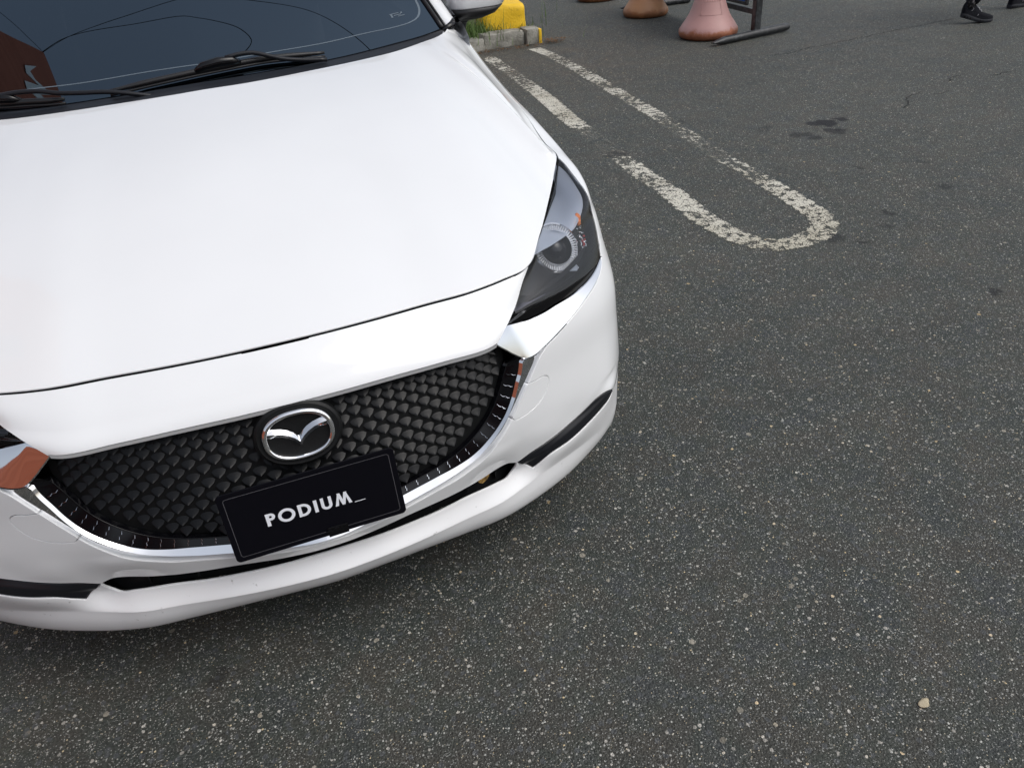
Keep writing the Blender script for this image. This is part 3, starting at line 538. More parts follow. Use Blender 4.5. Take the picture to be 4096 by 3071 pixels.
# ---- grille: recessed honeycomb of small faceted scales, gloss black surround
gpoly = st_poly([(s, t-.0) for s, t in sm(gtop)], wingtop[1:8], [(.4852, .5049), (.4889, .4935)], ch_in[::-1][1:])
innerp = inset(densify(gpoly, .006), 0.0)
def surround():
    # slope from chrome edge down to the recessed field, only along the lower/side outline
    out = np.vstack([ci_in[:90:2], np.array([(.4890, .5000), (.4860, .5060), (.4800, .5120)])])
    inn = []
    for i, p in enumerate(out):
        a = out[max(i-1, 0)]; b = out[min(i+1, len(out)-1)]; d = b-a; d /= np.linalg.norm(d); nn = np.array([-d[1], d[0]])
        wd = np.interp(p[0], [0, .25, .40, .47, .49], [.016, .019, .027, .028, .022])
        q = p+nn*wd
        if i == 0: q = np.array([0, p[1]+wd])
        inn.append(q)
    inn = np.array(inn); k = np.ones(7)/7
    for c in (0, 1): inn[3:-3, c] = np.convolve(inn[:, c], k, 'same')[3:-3]
    inn[0, 0] = 0
    return out, inn
so_, si_ = surround()
a0, a0n = evo(F, np.array(so_), 0); a0 = a0+a0n*(np.interp(so_[:, 0], [0, .26, .36, .6], [-.012, -.011, -.0065, -.006])[:, None]-.0004); a1, _ = evo(F, si_, -.022); a2, _ = evo(F, si_+(si_-so_)*.08, -.032)
Vs, Fs = loft([a0, a0*.5+a1*.5, a1]); Fs = [f[::-1] for f in Fs]; Vt, Ft = loft([a1, a2]); Ft = [f[::-1] for f in Ft]
sj = mirrored(*joinp((Vs, Fs, nrm(Vs, Fs)), (Vt, Ft, nrm(Vt, Ft))))
GR = P2('grille', *[None]*2, None) if False else None
field = st_poly([(0, .5950)], [(s, t+.012) for s, t in sm(gtop)][1:], [tuple(p) for p in si_[::-1]])
# field polygon: top edge then down the inner surround line
field = densify([(0, .600), (.10, .600), (.20, .601), (.30, .600), (.40, .596), (.452, .588), (.470, .545)]+[tuple(p) for p in si_[::-1][2:]], .008)
gf = mirrored(*panel(F, field, off=-.034, th=0, step=.014)); GR = P2('grille', gf[0], gf[1], M['black'], N=gf[2])
GSUR = mesh_obj('grille_surround', sj[0], sj[1], M['black_gloss'], GR, N=sj[2]); GSUR.data.materials.append(M['rib'])
gl0, _ = evo(F, si_, -.0208); bm = bmesh.new()
for sg in (1, -1): tube(bm, [tuple(p*[sg, 1, 1]) for p in gl0], .0011, 6)
bm_obj('grille_seam', bm, M['black_gloss'], GR, smooth=True)
rng = random.Random(4)
sc_bm = bmesh.new()
si_poly = field
def scale_at(s, t, k=1.0, ang=0.0):
    P, Nn, Ps, Pt = F.ev(s, t, True); O = Vector(P[0]-Nn[0]*.034); n = Vector(Nn[0]); ex = Vector(Ps[0]).normalized(); ez = Vector(Pt[0]); ez = (ez-n*ez.dot(n)); ez = (ez-ex*ez.dot(ex)).normalized()
    def q(a, b, c): 
        a, b = a*math.cos(ang)-b*math.sin(ang), a*math.sin(ang)+b*math.cos(ang)
        return sc_bm.verts.new(O+ex*a*k+ez*b*k+n*c*k)
    lv = [(.0066, .0078, .0005, .0005), (.0030, .0132, .0034, .0020), (-.0030, .0094, .0080, .0048)]
    rows = [[q(-w_, y_-.0010, ds_), q(0, y_, d_), q(w_, y_-.0010, ds_)] for y_, w_, d_, ds_ in lv]
    C_ = q(0, -.0085, .0130); B = q(0, -.0105, .0)
    for r0, r1 in zip(rows, rows[1:]):
        sc_bm.faces.new((r0[0], r1[0], r1[1], r0[1])); sc_bm.faces.new((r0[1], r1[1], r1[2], r0[2]))
    r2_ = rows[2]; sc_bm.faces.new((r2_[0], C_, r2_[1])); sc_bm.faces.new((r2_[1], C_, r2_[2])); sc_bm.faces.new((r2_[0], B, C_)); sc_bm.faces.new((r2_[2], C_, B)); sc_bm.faces.new((rows[1][0], B, r2_[0])); sc_bm.faces.new((rows[1][2], r2_[2], B))
cols = []; s = 0.0128; dx = .0256; drop = 0.0
while s < .46:
    cols.append((s, drop)); dx = .0256-.0040*(s/.45); drop += .0144; s += dx
for s, drop in cols:
    for k in range(-12, 30):
        t = .300+.0288*k-drop+.012
        if not (.27 < t < .60): continue
        q = np.array([[s, t]])
        if not inpoly(q, si_poly)[0] or distpoly(q, si_poly)[0] < .011: continue
        P = F.ev(s, t)[0]
        if s < .092 and abs(t-.537) < .060 and ((s/.084)**2+((t-.5385)/.062)**2) < 1: continue
        for sg in (1, -1): scale_at(sg*s, t, 1.10-.16*(s/.45), sg*.0)
bm_obj('grille_scale', sc_bm, M['scale'], GR, smooth=True, sharp=28)
# fine curved ribs in the gloss surround
rbs = {1: bmesh.new(), -1: bmesh.new()}
so3, si3 = a0, a1
for i in range(4, len(so_)-5, 2):
    if so_[i][0] < .06: continue
    for u, w_ in ((.30, .0052), (.66, .0056)):
        c = so3[i]*(1-u)+si3[i]*u; d = (si3[i]-so3[i]); d /= np.linalg.norm(d); tn = so3[min(i+1, len(so3)-1)]-so3[i]; tn /= np.linalg.norm(tn)+1e-9; nn = np.cross(tn, d); nn *= -1 if nn[1] > 0 else 1
        pts = [c-d*w_+nn*.0005+tn*.001, c+nn*.0017, c+d*w_+nn*.0005+tn*.0024]
        for sg in (1, -1): tube(rbs[sg], [tuple(np.array(p)*[sg, 1, 1]) for p in pts], [.0004, .0008, .0003], 5)
rbj = bmesh.new(); rbj.from_mesh(GSUR.data)                       # the ribs are moulded into the surround
for rb in rbs.values():
    for f in rb.faces: f.material_index = 1; f.smooth = True
    tmp = bpy.data.meshes.new('tmp'); rb.to_mesh(tmp); rb.free(); rbj.from_mesh(tmp); bpy.data.meshes.remove(tmp)
rbj.to_mesh(GSUR.data); rbj.free(); GSUR.data.set_sharp_from_angle(angle=math.radians(35))
# ---- emblem
EC = Vector((0, .026, .607)); tl = math.radians(12)
ex, ez, en = Vector((1, 0, 0)), Vector((0, math.sin(tl), math.cos(tl))), Vector((0, -math.cos(tl), math.sin(tl)))
def em(x, z, d): return EC+ex*x+ez*z+en*d
def sup(a, b, n, k, N=72): 
    t = 2*math.pi*k/N; c, s = math.cos(t), math.sin(t); return (a*math.copysign(abs(c)**(2/n), c), b*math.copysign(abs(s)**(2/n), s))
EM = None
bm = bmesh.new(); ring = [[] for _ in range(4)]
for k in range(72):
    for i, (a, b, d) in enumerate(((.084, .066, -.012), (.082, .064, -.002), (.077, .059, .002), (.074, .056, .001))):
        x, z = sup(a, b, 2.15, k); ring[i].append(bm.verts.new(em(x, z, d)))
for i in range(3):
    for k in range(72): bm.faces.new((ring[i][k], ring[i][(k+1) % 72], ring[i+1][(k+1) % 72], ring[i+1][k]))
bm.faces.new(ring[3]); EM = bm_obj('emblem', bm, M['black'], CAR, smooth=True, sharp=40)
bm = bmesh.new(); prof = [(-.0072, -.002), (-.0066, .0030), (-.0040, .0060), (-.0008, .0068), (.0020, .0058), (.0036, .003), (.0039, -.002)]; rr = []
for k in range(96):
    r_ = []
    for du, d in prof:
        x, z = sup(.0610+du*-1, .0440+du*-1*.95, 2.35, k, 96); r_.append(bm.verts.new(em(x, z, d+.0035)))
    rr.append(r_)
for k in range(96):
    for i in range(len(prof)-1): bm.faces.new((rr[k][i], rr[k][i+1], rr[(k+1) % 96][i+1], rr[(k+1) % 96][i]))
bmesh.ops.recalc_face_normals(bm, faces=bm.faces[:]); bm_obj('emblem_ring', bm, M['chrome'], EM, smooth=True, sharp=50)
bm = bmesh.new()
top_ = [(-.0590, .0250), (-.045, .0225), (-.030, .0190), (-.018, .0135), (-.008, .0060), (0, -.0020)]
bot_ = [(-.0630, .0050), (-.046, .0060), (-.032, .0025), (-.020, -.0035), (-.009, -.0115), (0, -.0225)]
for sg in (1, -1):
    T = [bm.verts.new(em(sg*x, z, .0035)) for x, z in top_]; Bv = [bm.verts.new(em(sg*x, z, .0035)) for x, z in bot_]
    Rg = [bm.verts.new(em(sg*(a[0]+b[0])/2, (a[1]*.55+b[1]*.45), .0115 if i else .008)) for i, (a, b) in enumerate(zip(top_, bot_))]
    for i in range(5):
        bm.faces.new((T[i], T[i+1], Rg[i+1], Rg[i])); bm.faces.new((Rg[i], Rg[i+1], Bv[i+1], Bv[i]))
bmesh.ops.remove_doubles(bm, verts=bm.verts[:], dist=1e-5); bmesh.ops.recalc_face_normals(bm, faces=bm.faces[:])
bm_obj('emblem_wing', bm, M['chrome'], EM, smooth=True, sharp=25)
# ---- number plate
PC = Vector((-.0045, -.022, .468)); pt, pr = .093, .010
pu = Vector((0, math.sin(pt), math.cos(pt))); px_ = Vector((1, 0, 0)); PX = px_*math.cos(pr)+pu*math.sin(pr); PU = -px_*math.sin(pr)+pu*math.cos(pr); PN = PX.cross(PU); PN = PN if PN.y < 0 else -PN
def pp(x, z, d): return PC+PX*x+PU*z+PN*d
def rrect(w_, h_, r, n=6):
    out = []
    for cx_, cy_, a0_ in ((w_/2-r, h_/2-r, 0), (-w_/2+r, h_/2-r, 90), (-w_/2+r, -h_/2+r, 180), (w_/2-r, -h_/2+r, 270)):
        for i in range(n+1): a = math.radians(a0_+90*i/n); out.append((cx_+r*math.cos(a), cy_+r*math.sin(a)))
    return out
bm = bmesh.new(); prism(bm, rrect(.338, .158, .009), lambda x, z, d: pp(x, z, -d), .003)
bmesh.ops.recalc_face_normals(bm, faces=bm.faces[:]); PL = bm_obj('number_plate', bm, M['plate'], CAR, bevel=.0008)
bm = bmesh.new(); o_ = rrect(.316, .1365, .006); i_ = rrect(.314, .1345, .005)
a = [bm.verts.new(pp(x, z, .0006)) for x, z in o_]; b = [bm.verts.new(pp(x, z, .0006)) for x, z in i_]
for k in range(len(a)): bm.faces.new((a[k], a[(k+1) % len(a)], b[(k+1) % len(a)], b[k]))
bm_obj('plate_border', bm, M['plate_edge'], PL)
# letters, cap height 28 mm, drawn as filled outlines
def ringpoly(cx_, cz_, ro, ri, a0_, a1_, n=24):
    o = [(cx_+ro*math.cos(math.radians(a0_+(a1_-a0_)*i/n)), cz_+ro*math.sin(math.radians(a0_+(a1_-a0_)*i/n))) for i in range(n+1)]
    q = [(cx_+ri*math.cos(math.radians(a1_-(a1_-a0_)*i/n)), cz_+ri*math.sin(math.radians(a1_-(a1_-a0_)*i/n))) for i in range(n+1)]
    return o+q
HH, ZB, SW = .0275, -.0165, .0062
def rect(x0, z0, x1, z1): return [(x0, z0), (x1, z0), (x1, z1), (x0, z1)]
def glyph(ch, x):
    h = HH
    if ch == 'P': r = h*.285; return [rect(x, 0, x+SW, h), rect(x+SW, h-2*r, x+.0085, h-2*r+.0055), rect(x+SW, h-.0055, x+.0085, h), ringpoly(x+.0085, h-r, r, r-.0055, -90, 90)], x+.0085+r
    if ch == 'O': return [ringpoly(x+.0148, h/2, .0148, .0090, 0, 180), ringpoly(x+.0148, h/2, .0148, .0090, 180, 360)], x+.0296
    if ch == 'D': r = h/2; return [rect(x, 0, x+SW, h), rect(x+SW, 0, x+.0085, .0056), rect(x+SW, h-.0056, x+.0085, h), ringpoly(x+.0085, r, r, r-.0056, -90, 90)], x+.0085+r
    if ch == 'I': return [rect(x, 0, x+SW, h)], x+SW
    if ch == 'U': r = .0098; return [rect(x, r, x+SW-.0006, h), rect(x+2*r-SW+.0006, r, x+2*r, h), ringpoly(x+r, r, r, r-SW+.0006, 180, 360)], x+2*r
    if ch == 'M':
        w_ = .0305; k = .0060
        return [[(x, 0), (x+k, 0), (x+.0098, h*.80), (x+.0075, h)], [(x+.0075, h), (x+.0098, h*.62), (x+w_/2, h*.10), (x+w_/2, h*.40), (x+.0110, h)][:0] or [(x+.0062, h), (x+.0118, h), (x+w_/2+.0026, .0), (x+w_/2-.0026, .0)],
                [(x+w_-.0118, h), (x+w_-.0062, h), (x+w_/2+.0026, .0), (x+w_/2-.0026, .0)], [(x+w_-k, 0), (x+w_, 0), (x+w_-.0075, h), (x+w_-.0098, h*.80)]], x+w_
x = -.0905; bm = bmesh.new()
for ch, sp in (('P', .0045), ('O', .0055), ('D', .0058), ('I', .0062), ('U', .0042), ('M', .003)):
    polys, x2 = glyph(ch, x)
    for i, pg in enumerate(polys):
        fs = bm.faces.new([bm.verts.new(pp(-.0945+(a_+.0905)*1.09, b_*1.03+ZB, .0007+.00006*i)) for a_, b_ in pg])
    x = x2+sp
TXT_END = x
bm.faces.new([bm.verts.new(pp(a_, b_, .0007)) for a_, b_ in rect(-.0945+(TXT_END+.0915)*1.09, -.0188, -.0945+(TXT_END+.111)*1.09, -.0172)])
bm.normal_update(); bmesh.ops.triangulate(bm, faces=bm.faces[:], ngon_method='EAR_CLIP'); bmesh.ops.recalc_face_normals(bm, faces=bm.faces[:])
bm_obj('plate_lettering', bm, M['letter'], PL)
bm = bmesh.new()
for (x, z, w_, h_, d) in ((.030, -.070, .040, .022, .003), (.012, -.0665, .012, .002, .0045), (.027, -.0625, .010, .0015, .0045), (.043, -.0600, .009, .0015, .0045)):
    for v in box(bm, (0, 0, 0), (1, 1, 1)): v.co = pp(x+v.co.x*w_, z+v.co.y*h_, d*.5+v.co.z*d)
bm_obj('plate_bracket', bm, M['black_gloss'], PL, bevel=.0005)
# ---- hood
hp_ = [(s, .0012) for s in np.linspace(0, H.smax, 150)]+[(H.smax, t) for t in np.linspace(.01, H.tmax-.004, 30)]+[(s, H.tmax) for s in np.linspace(H.smax, 0, 100)]
hv = panel(H, hp_, th=.0025, bev=.0015, step=.016, edge=.010)
hm = mirrored(*hv); P2('hood', hm[0], hm[1], M['paint'], N=hm[2])
# ---- fenders
lensU = sm([(.8640, .5998), (.8690, .6124), (.8794, .6377), (.8860, .6712), (.8830, .7100), (.8800, .7400), (.8893, .7719), (.9120, .7960), (.9300, .8120), (.9400, TM-.0035)])
fend = st_poly(lensU[3:], [(s, TM-.0032) for s in np.linspace(.948, F.smax-.03, 80)], [(F.smax-.03, t) for t in np.linspace(TM-.02, .13, 30)], [(rear_low[0], .13)] if rear_low[0] < F.smax-.03 else [], ARC[ia:][::-1][:-1], seamc[::-1][:-2])
fp_ = panel(F, fend, gap=.0011, th=.014, bev=.0012, step=.012)
for sgn in (1, -1):
    v, f, n = fp_ if sgn > 0 else (fp_[0]*[-1, 1, 1], [q[::-1] for q in fp_[1]], fp_[2]*[-1, 1, 1])
    P2('fender', v, f, M['paint'], N=n)
# ---- dark strip under the lamp
lensB = sm([(.4837, .6619), (.4950, .6350), (.5120, .6190), (.5451, .6101), (.5974, .5969), (.6583, .5909), (.7293, .5903), (.7962, .5905), (.8429, .5938), (.8640, .5998)])
dk = st_poly(dark[1:-1], lensB[::-1][2:], [(.4680, .6240)])
def dark_fall(co, loops):
    w_ = wing_fall(co, loops); a = seg_dist(co, lensB); b = seg_dist(co, dark); u = a/(a+b+1e-6); return (w_-.001)*u+(-.006)*(1-u)
dp = panel(F, dk, off=.0, gap=.0003, th=.01, bev=.001, step=.006, bump=dark_fall)
# ---- headlamps
lens_poly = st_poly(lensB, lensU[1:], [(s, TM-.0030) for s in np.linspace(.935, .545, 60)], sm([(.5400, TM-.004), (.5380, .7960), (.5110, .7100), (.4837, .6619)])[1:-1])
lp = panel(F, lens_poly, gap=.0016, th=.003, bev=.0012, step=.009)
hp2 = panel(F, lens_poly, off=-.050, gap=.003, th=0, step=.012)
LOOP = inset(densify(lens_poly, .007), .0015)
w0, _ = evo(F, np.array(LOOP), -.003); w1, _ = evo(F, np.array(inset(LOOP, .003)), -.050)
Vw, Fw = loft([w0, w1], close=True); Fw = [f[::-1] for f in Fw]
# black gasket between lens and bodywork
g0, _ = evo(F, np.array(inset(densify(lens_poly, .007), -.0012)), -.004); g1, _ = evo(F, np.array(inset(densify(lens_poly, .007), .0022)), -.0035)
Vg, Fg = loft([g0, g1], close=True)
def mir(p, sg): return p if sg > 0 else (p[0]*[-1, 1, 1], [q[::-1] for q in p[1]], (p[2]*[-1, 1, 1] if len(p) > 2 and p[2] is not None else None))
RC = Vector((.6553, .2927, .7518)); rn = Vector((.389, -.498, .775))
rc = Vector((.6640, .2900, .7510))+Vector((.18, -.80, .58))*-.045   # ring centre, sunk behind the lens
ra = Vector((.16, -.80, .58)).normalized(); rx = Vector((0, 0, 1)).cross(ra).normalized(); ry = ra.cross(rx)
for sg in (1, -1):
    HL = P2('headlight', *mir((Vw, Fw, None), sg)[:2], M['lamp_dark'])
    q = mir(hp2, sg); mesh_obj('lamp_housing', q[0], q[1], M['lamp_dark'], HL, N=q[2])
    q = mir((Vg, Fg, None), sg); mesh_obj('lamp_gasket', q[0], q[1], M['void'], HL)
    q = mir(lp, sg); mesh_obj('headlight_lens', q[0], q[1], M['lens'], HL, N=q[2])
    q = mir(dp, sg); P2('lamp_lower_trim', q[0], q[1], M['black_gloss'])
    mx = lambda v: Vector((v.x*sg, v.y, v.z))
    # toothed reflector ring
    bm = bmesh.new()
    def disc(r0, r1, d0, d1, n=64, aspect=1.0):
        A = [bm.verts.new(mx(rc+rx*(r0*math.cos(2*math.pi*k/n))+ry*(r0*math.sin(2*math.pi*k/n))+ra*d0)) for k in range(n)]
        B = [bm.verts.new(mx(rc+rx*(r1*math.cos(2*math.pi*k/n))+ry*(r1*math.sin(2*math.pi*k/n))+ra*d1)) for k in range(n)]
        for k in range(n): bm.faces.new((A[k], A[(k+1) % n], B[(k+1) % n], B[k]))
    disc(.0600, .0560, .010, .012); disc(.0560, .0540, .012, .006); disc(.0425, .0400, .006, .012); disc(.0400, .0375, .012, -.010)
    bmesh.ops.recalc_face_normals(bm, faces=bm.faces[:]); bm_obj('reflector_ring', bm, M['silver'], HL, smooth=True, sharp=30)
    bm = bmesh.new()
    for k in range(56):
        a = 2*math.pi*k/56; d = rx*math.cos(a)+ry*math.sin(a); tn = -rx*math.sin(a)+ry*math.cos(a)
        c = rc+d*.0485+ra*.004; hw0, hw1 = .0014, .0019
        vs = [bm.verts.new(mx(c+d*u+tn*v+ra*w_)) for u, v, w_ in ((-.0052, -hw0, 0), (.0052, -hw1, .003), (.0052, hw1, .003), (-.0052, hw0, 0), (-.0052, -hw0*.3, .004), (.0052, -hw1*.3, .007), (.0052, hw1*.3, .007), (-.0052, hw0*.3, .004))]
        for f in ((4, 5, 6, 7), (0, 1, 5, 4), (3, 7, 6, 2), (1, 2, 6, 5), (0, 4, 7, 3)): bm.faces.new([vs[i] for i in f])
    bmesh.ops.recalc_face_normals(bm, faces=bm.faces[:]); bm_obj('reflector_teeth', bm, M['teeth'], HL)
    bm = bmesh.new(); disc(.0540, .0410, .001, .001); bm_obj('ring_backing', bm, M['lamp_grey'], HL)
    bm = bmesh.new(); bmesh.ops.create_uvsphere(bm, u_segments=32, v_segments=20, radius=.036, matrix=Matrix.Translation(mx(rc-ra*.014))); bm_obj('projector_lens', bm, M['black_gloss'], HL, smooth=True)
    # shelf above the projector, blades, marker reflectors
    def patch(name, pts, off, m_, th=.004):
        q = mir(panel(F, pts, off=off, th=th, bev=.0008, step=.012), sg); mesh_obj(name, q[0], q[1], m_, HL, N=q[2])
    patch('lamp_shelf', sm([(.598, .800), (.640, .770), (.696, .742), (.750, .722), (.795, .712), (.826, .722), (.856, .750), (.878, .776), (.918, .808), (.925, .822), (.80, .8225), (.68, .8225), (.602, .820)], closed=True), -.011, M['lamp_grey'])
    patch('lamp_blade', sm([(.505, .668), (.56, .640), (.64, .626), (.72, .626), (.80, .634), (.835, .650), (.80, .645), (.72, .640), (.64, .641), (.57, .655), (.512, .690)], closed=True), -.014, M['lamp_dark'])
    patch('lamp_blade', sm([(.500, .655), (.56, .622), (.64, .607), (.74, .606), (.82, .612), (.85, .625), (.82, .618), (.74, .612), (.64, .613), (.565, .628), (.506, .662)], closed=True), -.008, M['chrome_dark'], .003)
    bm = bmesh.new(); n_ = 0
    for (s_, t_, w_) in ((.816, .744, .010), (.822, .726, .010), (.822, .708, .009)):
        p, nn = evo(F, np.array([[s_, t_]]), -.016); bmesh.ops.create_icosphere(bm, subdivisions=1, radius=w_, matrix=Matrix.Translation(mx(Vector(p[0])))@Matrix.Diagonal((.8, .8, 1.1, 1)))
    bm_obj('amber_marker', bm, M['amber'], HL)
    bm = bmesh.new()
    for i in range(34):
        s_, t_ = .818+rng.uniform(-.014, .012)-.0, .668+rng.uniform(-.028, .030); p, nn = evo(F, np.array([[s_, t_]]), -.016)
        bmesh.ops.create_icosphere(bm, subdivisions=1, radius=.0035, matrix=Matrix.Translation(mx(Vector(p[0]))))
    bm_obj('crystal_reflector', bm, M['silver'], HL)
    bm = bmesh.new()
    for i in range(7):
        s_, t_ = .818+rng.uniform(-.008, .008), .655+rng.uniform(-.012, .012); p, nn = evo(F, np.array([[s_, t_]]), -.012)
        bmesh.ops.create_icosphere(bm, subdivisions=1, radius=.0030, matrix=Matrix.Translation(mx(Vector(p[0]))))
    bm_obj('red_reflector', bm, M['red'], HL)
    bm = bmesh.new()
    for k in range(9):
        u = k/8; p, nn = evo(F, np.array([[.742+.030*u, .640-.016*(u-.2)**2-.012*u]]), -.018); q, _ = evo(F, np.array([[.736+.026*u, .624-.010*u]]), -.020)
        tube(bm, [mx(Vector(p[0])), mx(Vector(q[0]))], .0013, 5)
    bm_obj('turn_signal_teeth', bm, M['lamp_grey'], HL)
# ---- inner liner behind the gaps
lg = []
CC = np.array([0, .9, .45])
for S_, off in ((F, 0), (H, 0)):
    s_, t_ = np.linspace(-S_.smax, S_.smax, 121), np.linspace(0, S_.tmax, 40)
    A, B = np.meshgrid(s_, t_); P_, N_2 = evo(S_, np.stack([A.ravel(), B.ravel()], 1), off)
    P_ = CC+(P_-CC)*.90
    f = [(i*121+j, i*121+j+1, (i+1)*121+j+1, (i+1)*121+j) for i in range(39) for j in range(120)]
    lg.append((P_, f, N_2))
lj = joinp(*lg); P2('inner_liner', lj[0], lj[1], M['void'])
# ---- windshield and surroundings
def grid_part(name, S_, s0, s1, t0, t1, ns, nt_, off, m_, parent):
    A, B = np.meshgrid(np.linspace(s0, s1, ns), np.linspace(t0, t1, nt_)); P_, Nn = S_.ev(A.ravel(), B.ravel(), True)[:2]; P_ = P_+Nn*off
    f = [(i*ns+j, i*ns+j+1, (i+1)*ns+j+1, (i+1)*ns+j) for i in range(nt_-1) for j in range(ns-1)]
    return mesh_obj(name, P_, f, m_, parent, N=Nn)
WSO = grid_part('windshield', WS, -WS.smax, WS.smax, 0, WS.tmax, 91, 50, 0, M['windshield'], CAR)
# black ceramic border inside the glass and the pale line where it ends
bord = sm([(0, .0665), (.115, .0705), (.318, .0695), (.431, .0715), (.547, .0670), (.586, .0710), (.612, .0810), (.6290, .1030), (.6400, .1540), (.640, .40), (.625, .72), (.58, .765), (0, .770)], .012)
inn = [(-s, t) for s, t in bord[::-1]]+bord[1:]
outp = densify([(-WS.smax, 0), (WS.smax, 0), (WS.smax, WS.tmax), (-WS.smax, WS.tmax)], .03)
def evw(pts, off):
    a = np.array(pts); P_, Nn = WS.ev(a[:, 0], a[:, 1], True)[:2]; return P_+Nn*off
fr_i = evw(inn[:-1], -.003)
# bridge by projecting each inner point outwards to the glass edge
c0 = np.array([0, .40]); o_ = []
for p in inn[:-1]:
    d = np.array(p)-c0; k = min(WS.smax/max(abs(d[0]), 1e-6), ((WS.tmax-.40) if d[1] > 0 else .40)/max(abs(d[1]), 1e-6)); o_.append(c0+d*k)
fr_o = evw(o_, -.003); Vf, Ff = loft([fr_i, fr_o], close=True); mesh_obj('windshield_border', Vf, Ff, M['void'], WSO)
li = evw(inn[:-1], .0004); lo_ = evw([c0+(np.array(p)-c0)*1.010 for p in inn[:-1]], .0004); Vf, Ff = loft([li, lo_], close=True); mesh_obj('border_line', Vf, Ff, M['etch'], WSO)
bm = bmesh.new()
for (s_, t_, w_, h_) in ((.552, .121, .030, .003), (.560, .113, .024, .003), (.570, .106, .022, .003), (.541, .112, .006, .014), (.575, .119, .006, .006)):
    q = evw([(s_-w_/2, t_-h_/2), (s_+w_/2, t_-h_/2), (s_+w_/2, t_+h_/2), (s_-w_/2, t_+h_/2)], .0006); bm.faces.new([bm.verts.new(p) for p in q])
bm_obj('etched_mark', bm, M['etch'], WSO)
# cabin floor of view: dashboard
bm = bmesh.new(); V_, F_ = loft([np.array([[x, 1.30+.25*(x/.7)**2, 1.00] for x in np.linspace(-.7, .7, 21)]), np.array([[x, 1.62+.1*(x/.7)**2, 1.03] for x in np.linspace(-.7, .7, 21)]), np.array([[x, 1.85, 1.00] for x in np.linspace(-.7, .7, 21)]), np.array([[x, 1.90, .60] for x in np.linspace(-.7, .7, 21)])]); bm.free()
P2('dashboard', V_, F_, M['void'])
# black seal between pillar and glass, white pillars
for sg in (1, -1):
    q = [WS.ev(WS.smax, t)[0]*[sg, 1, 1] for t in np.linspace(0, WS.tmax, 24)]
    bm = bmesh.new(); tube(bm, [Vector(p)+Vector((sg*.004, 0, .002)) for p in q], .007, 8); tube(bm, [Vector(p)+Vector((sg*.018, .006, .001)) for p in q], .004, 6); bm_obj('windshield_seal', bm, M['rubber'], CAR, smooth=True)
    a0 = np.array(q)+np.array([sg*.023, .006, -.004]); a1 = np.array(q)+np.array([sg*.032, .010, .006]); a2 = np.array(q)+np.array([sg*.062, .035, .006]); a3 = np.array(q)+np.array([sg*.078, .070, -.016]); a4 = np.array(q)+np.array([sg*.078, .095, -.05])
    V_, F_ = loft([a0, a1, a2, a3, a4]); 
    if sg > 0: F_ = [f[::-1] for f in F_]
    P2('windshield_pillar', V_, F_, M['paint'])
# cowl panel and body closing at the base of the pillar
cv = []
for off_y, dz in ((.000, -.012), (.020, -.006), (1, 1)):
    row = []
    for s_ in np.linspace(-1, 1, 81):
        x = s_*.74; a = H.ev(np.interp(abs(x), [0, .085, .17, .25, .325, .37, .42, .47, .52, .56, .60, .63, .65, .67, .69, .705, .72], H.s[len(H.s)//2:]), H.tmax)[0]
        if off_y == 1:
            u = np.interp(abs(x), [0, .2, .4, .55, .66, .75], np.abs(WG[0][:, 0])*0+[0, .2, .4, .55, .66, .72]); b = WS.ev(np.interp(u, WG[0][:, 0], WS.s[len(WS.s)//2:]), 0)[0]; row.append([x, b[1]+.004, b[2]-.002])
        else: row.append([x, a[1]+off_y-.004, a[2]+dz])
    cv.append(np.array(row))
V_, F_ = loft(cv); P2('cowl_panel', V_, F_, M['cowl'])
# wipers
def on_ws(s_, t_, off):
    P_, Nn = WS.ev(s_, max(t_, 0), True)[:2]; p = Vector(P_[0]+Nn[0]*off)
    if t_ < 0: p += Vector((0, t_, 0))
    return p
def wiper(blade, conn, arm, nm='wiper'):
    bm = bmesh.new(); pts = [on_ws(s_, t_, .016) for s_, t_ in sm(blade, .02)]
    n = len(pts); rads = [.0082*min(1, .55+3*min(i, n-1-i)/n) for i in range(n)]
    tube(bm, pts, rads, 8)
    tube(bm, [p-Vector((0, .004, .010)) for p in pts], .004, 6)
    wp_ = bm_obj(nm, bm, M['rubber'], CAR, smooth=True)
    bm = bmesh.new(); tube(bm, [on_ws(s_, t_, o) for s_, t_, o in conn], [.006, .0125, .0140, .0125, .006], 8); bm_obj('wiper_connector', bm, M['black_gloss'], wp_, smooth=True)
    bm = bmesh.new(); P_ = [on_ws(s_, t_, o) for s_, t_, o in arm]; tube(bm, [Vector(p) for p in smoothpts(P_, .02)], .0062, 8); bm_obj('wiper_arm', bm, M['trim'], wp_, smooth=True)
wiper([(-.239, .003), (-.176, .010), (-.027, .022), (.081, .030), (.142, .031), (.22, .023), (.301, .012)],
      [(-.030, .020, .018), (-.010, .026, .026), (.030, .030, .030), (.065, .030, .028), (.085, .028, .020)],
      [(.050, .034, .036), (.080, .036, .040), (.120, .033, .040), (.150, .020, .036), (.185, .004, .030), (.23, -.010, .020), (.30, -.030, .008)])
wiper([(-.86+.20, .035), (-.60, .030), (-.50, .010), (-.43, .006), (-.38, .001), (-.345, .000)],
      [(-.560, .014, .018), (-.535, .018, .026), (-.505, .016, .030), (-.470, .012, .028), (-.445, .010, .018)],
      [(-.500, .016, .036), (-.450, .020, .038), (-.397, .016, .038), (-.351, .002, .036), (-.308, -.010, .032), (-.236, -.024, .022), (-.16, -.040, -.004), (-.10, -.045, -.030)])
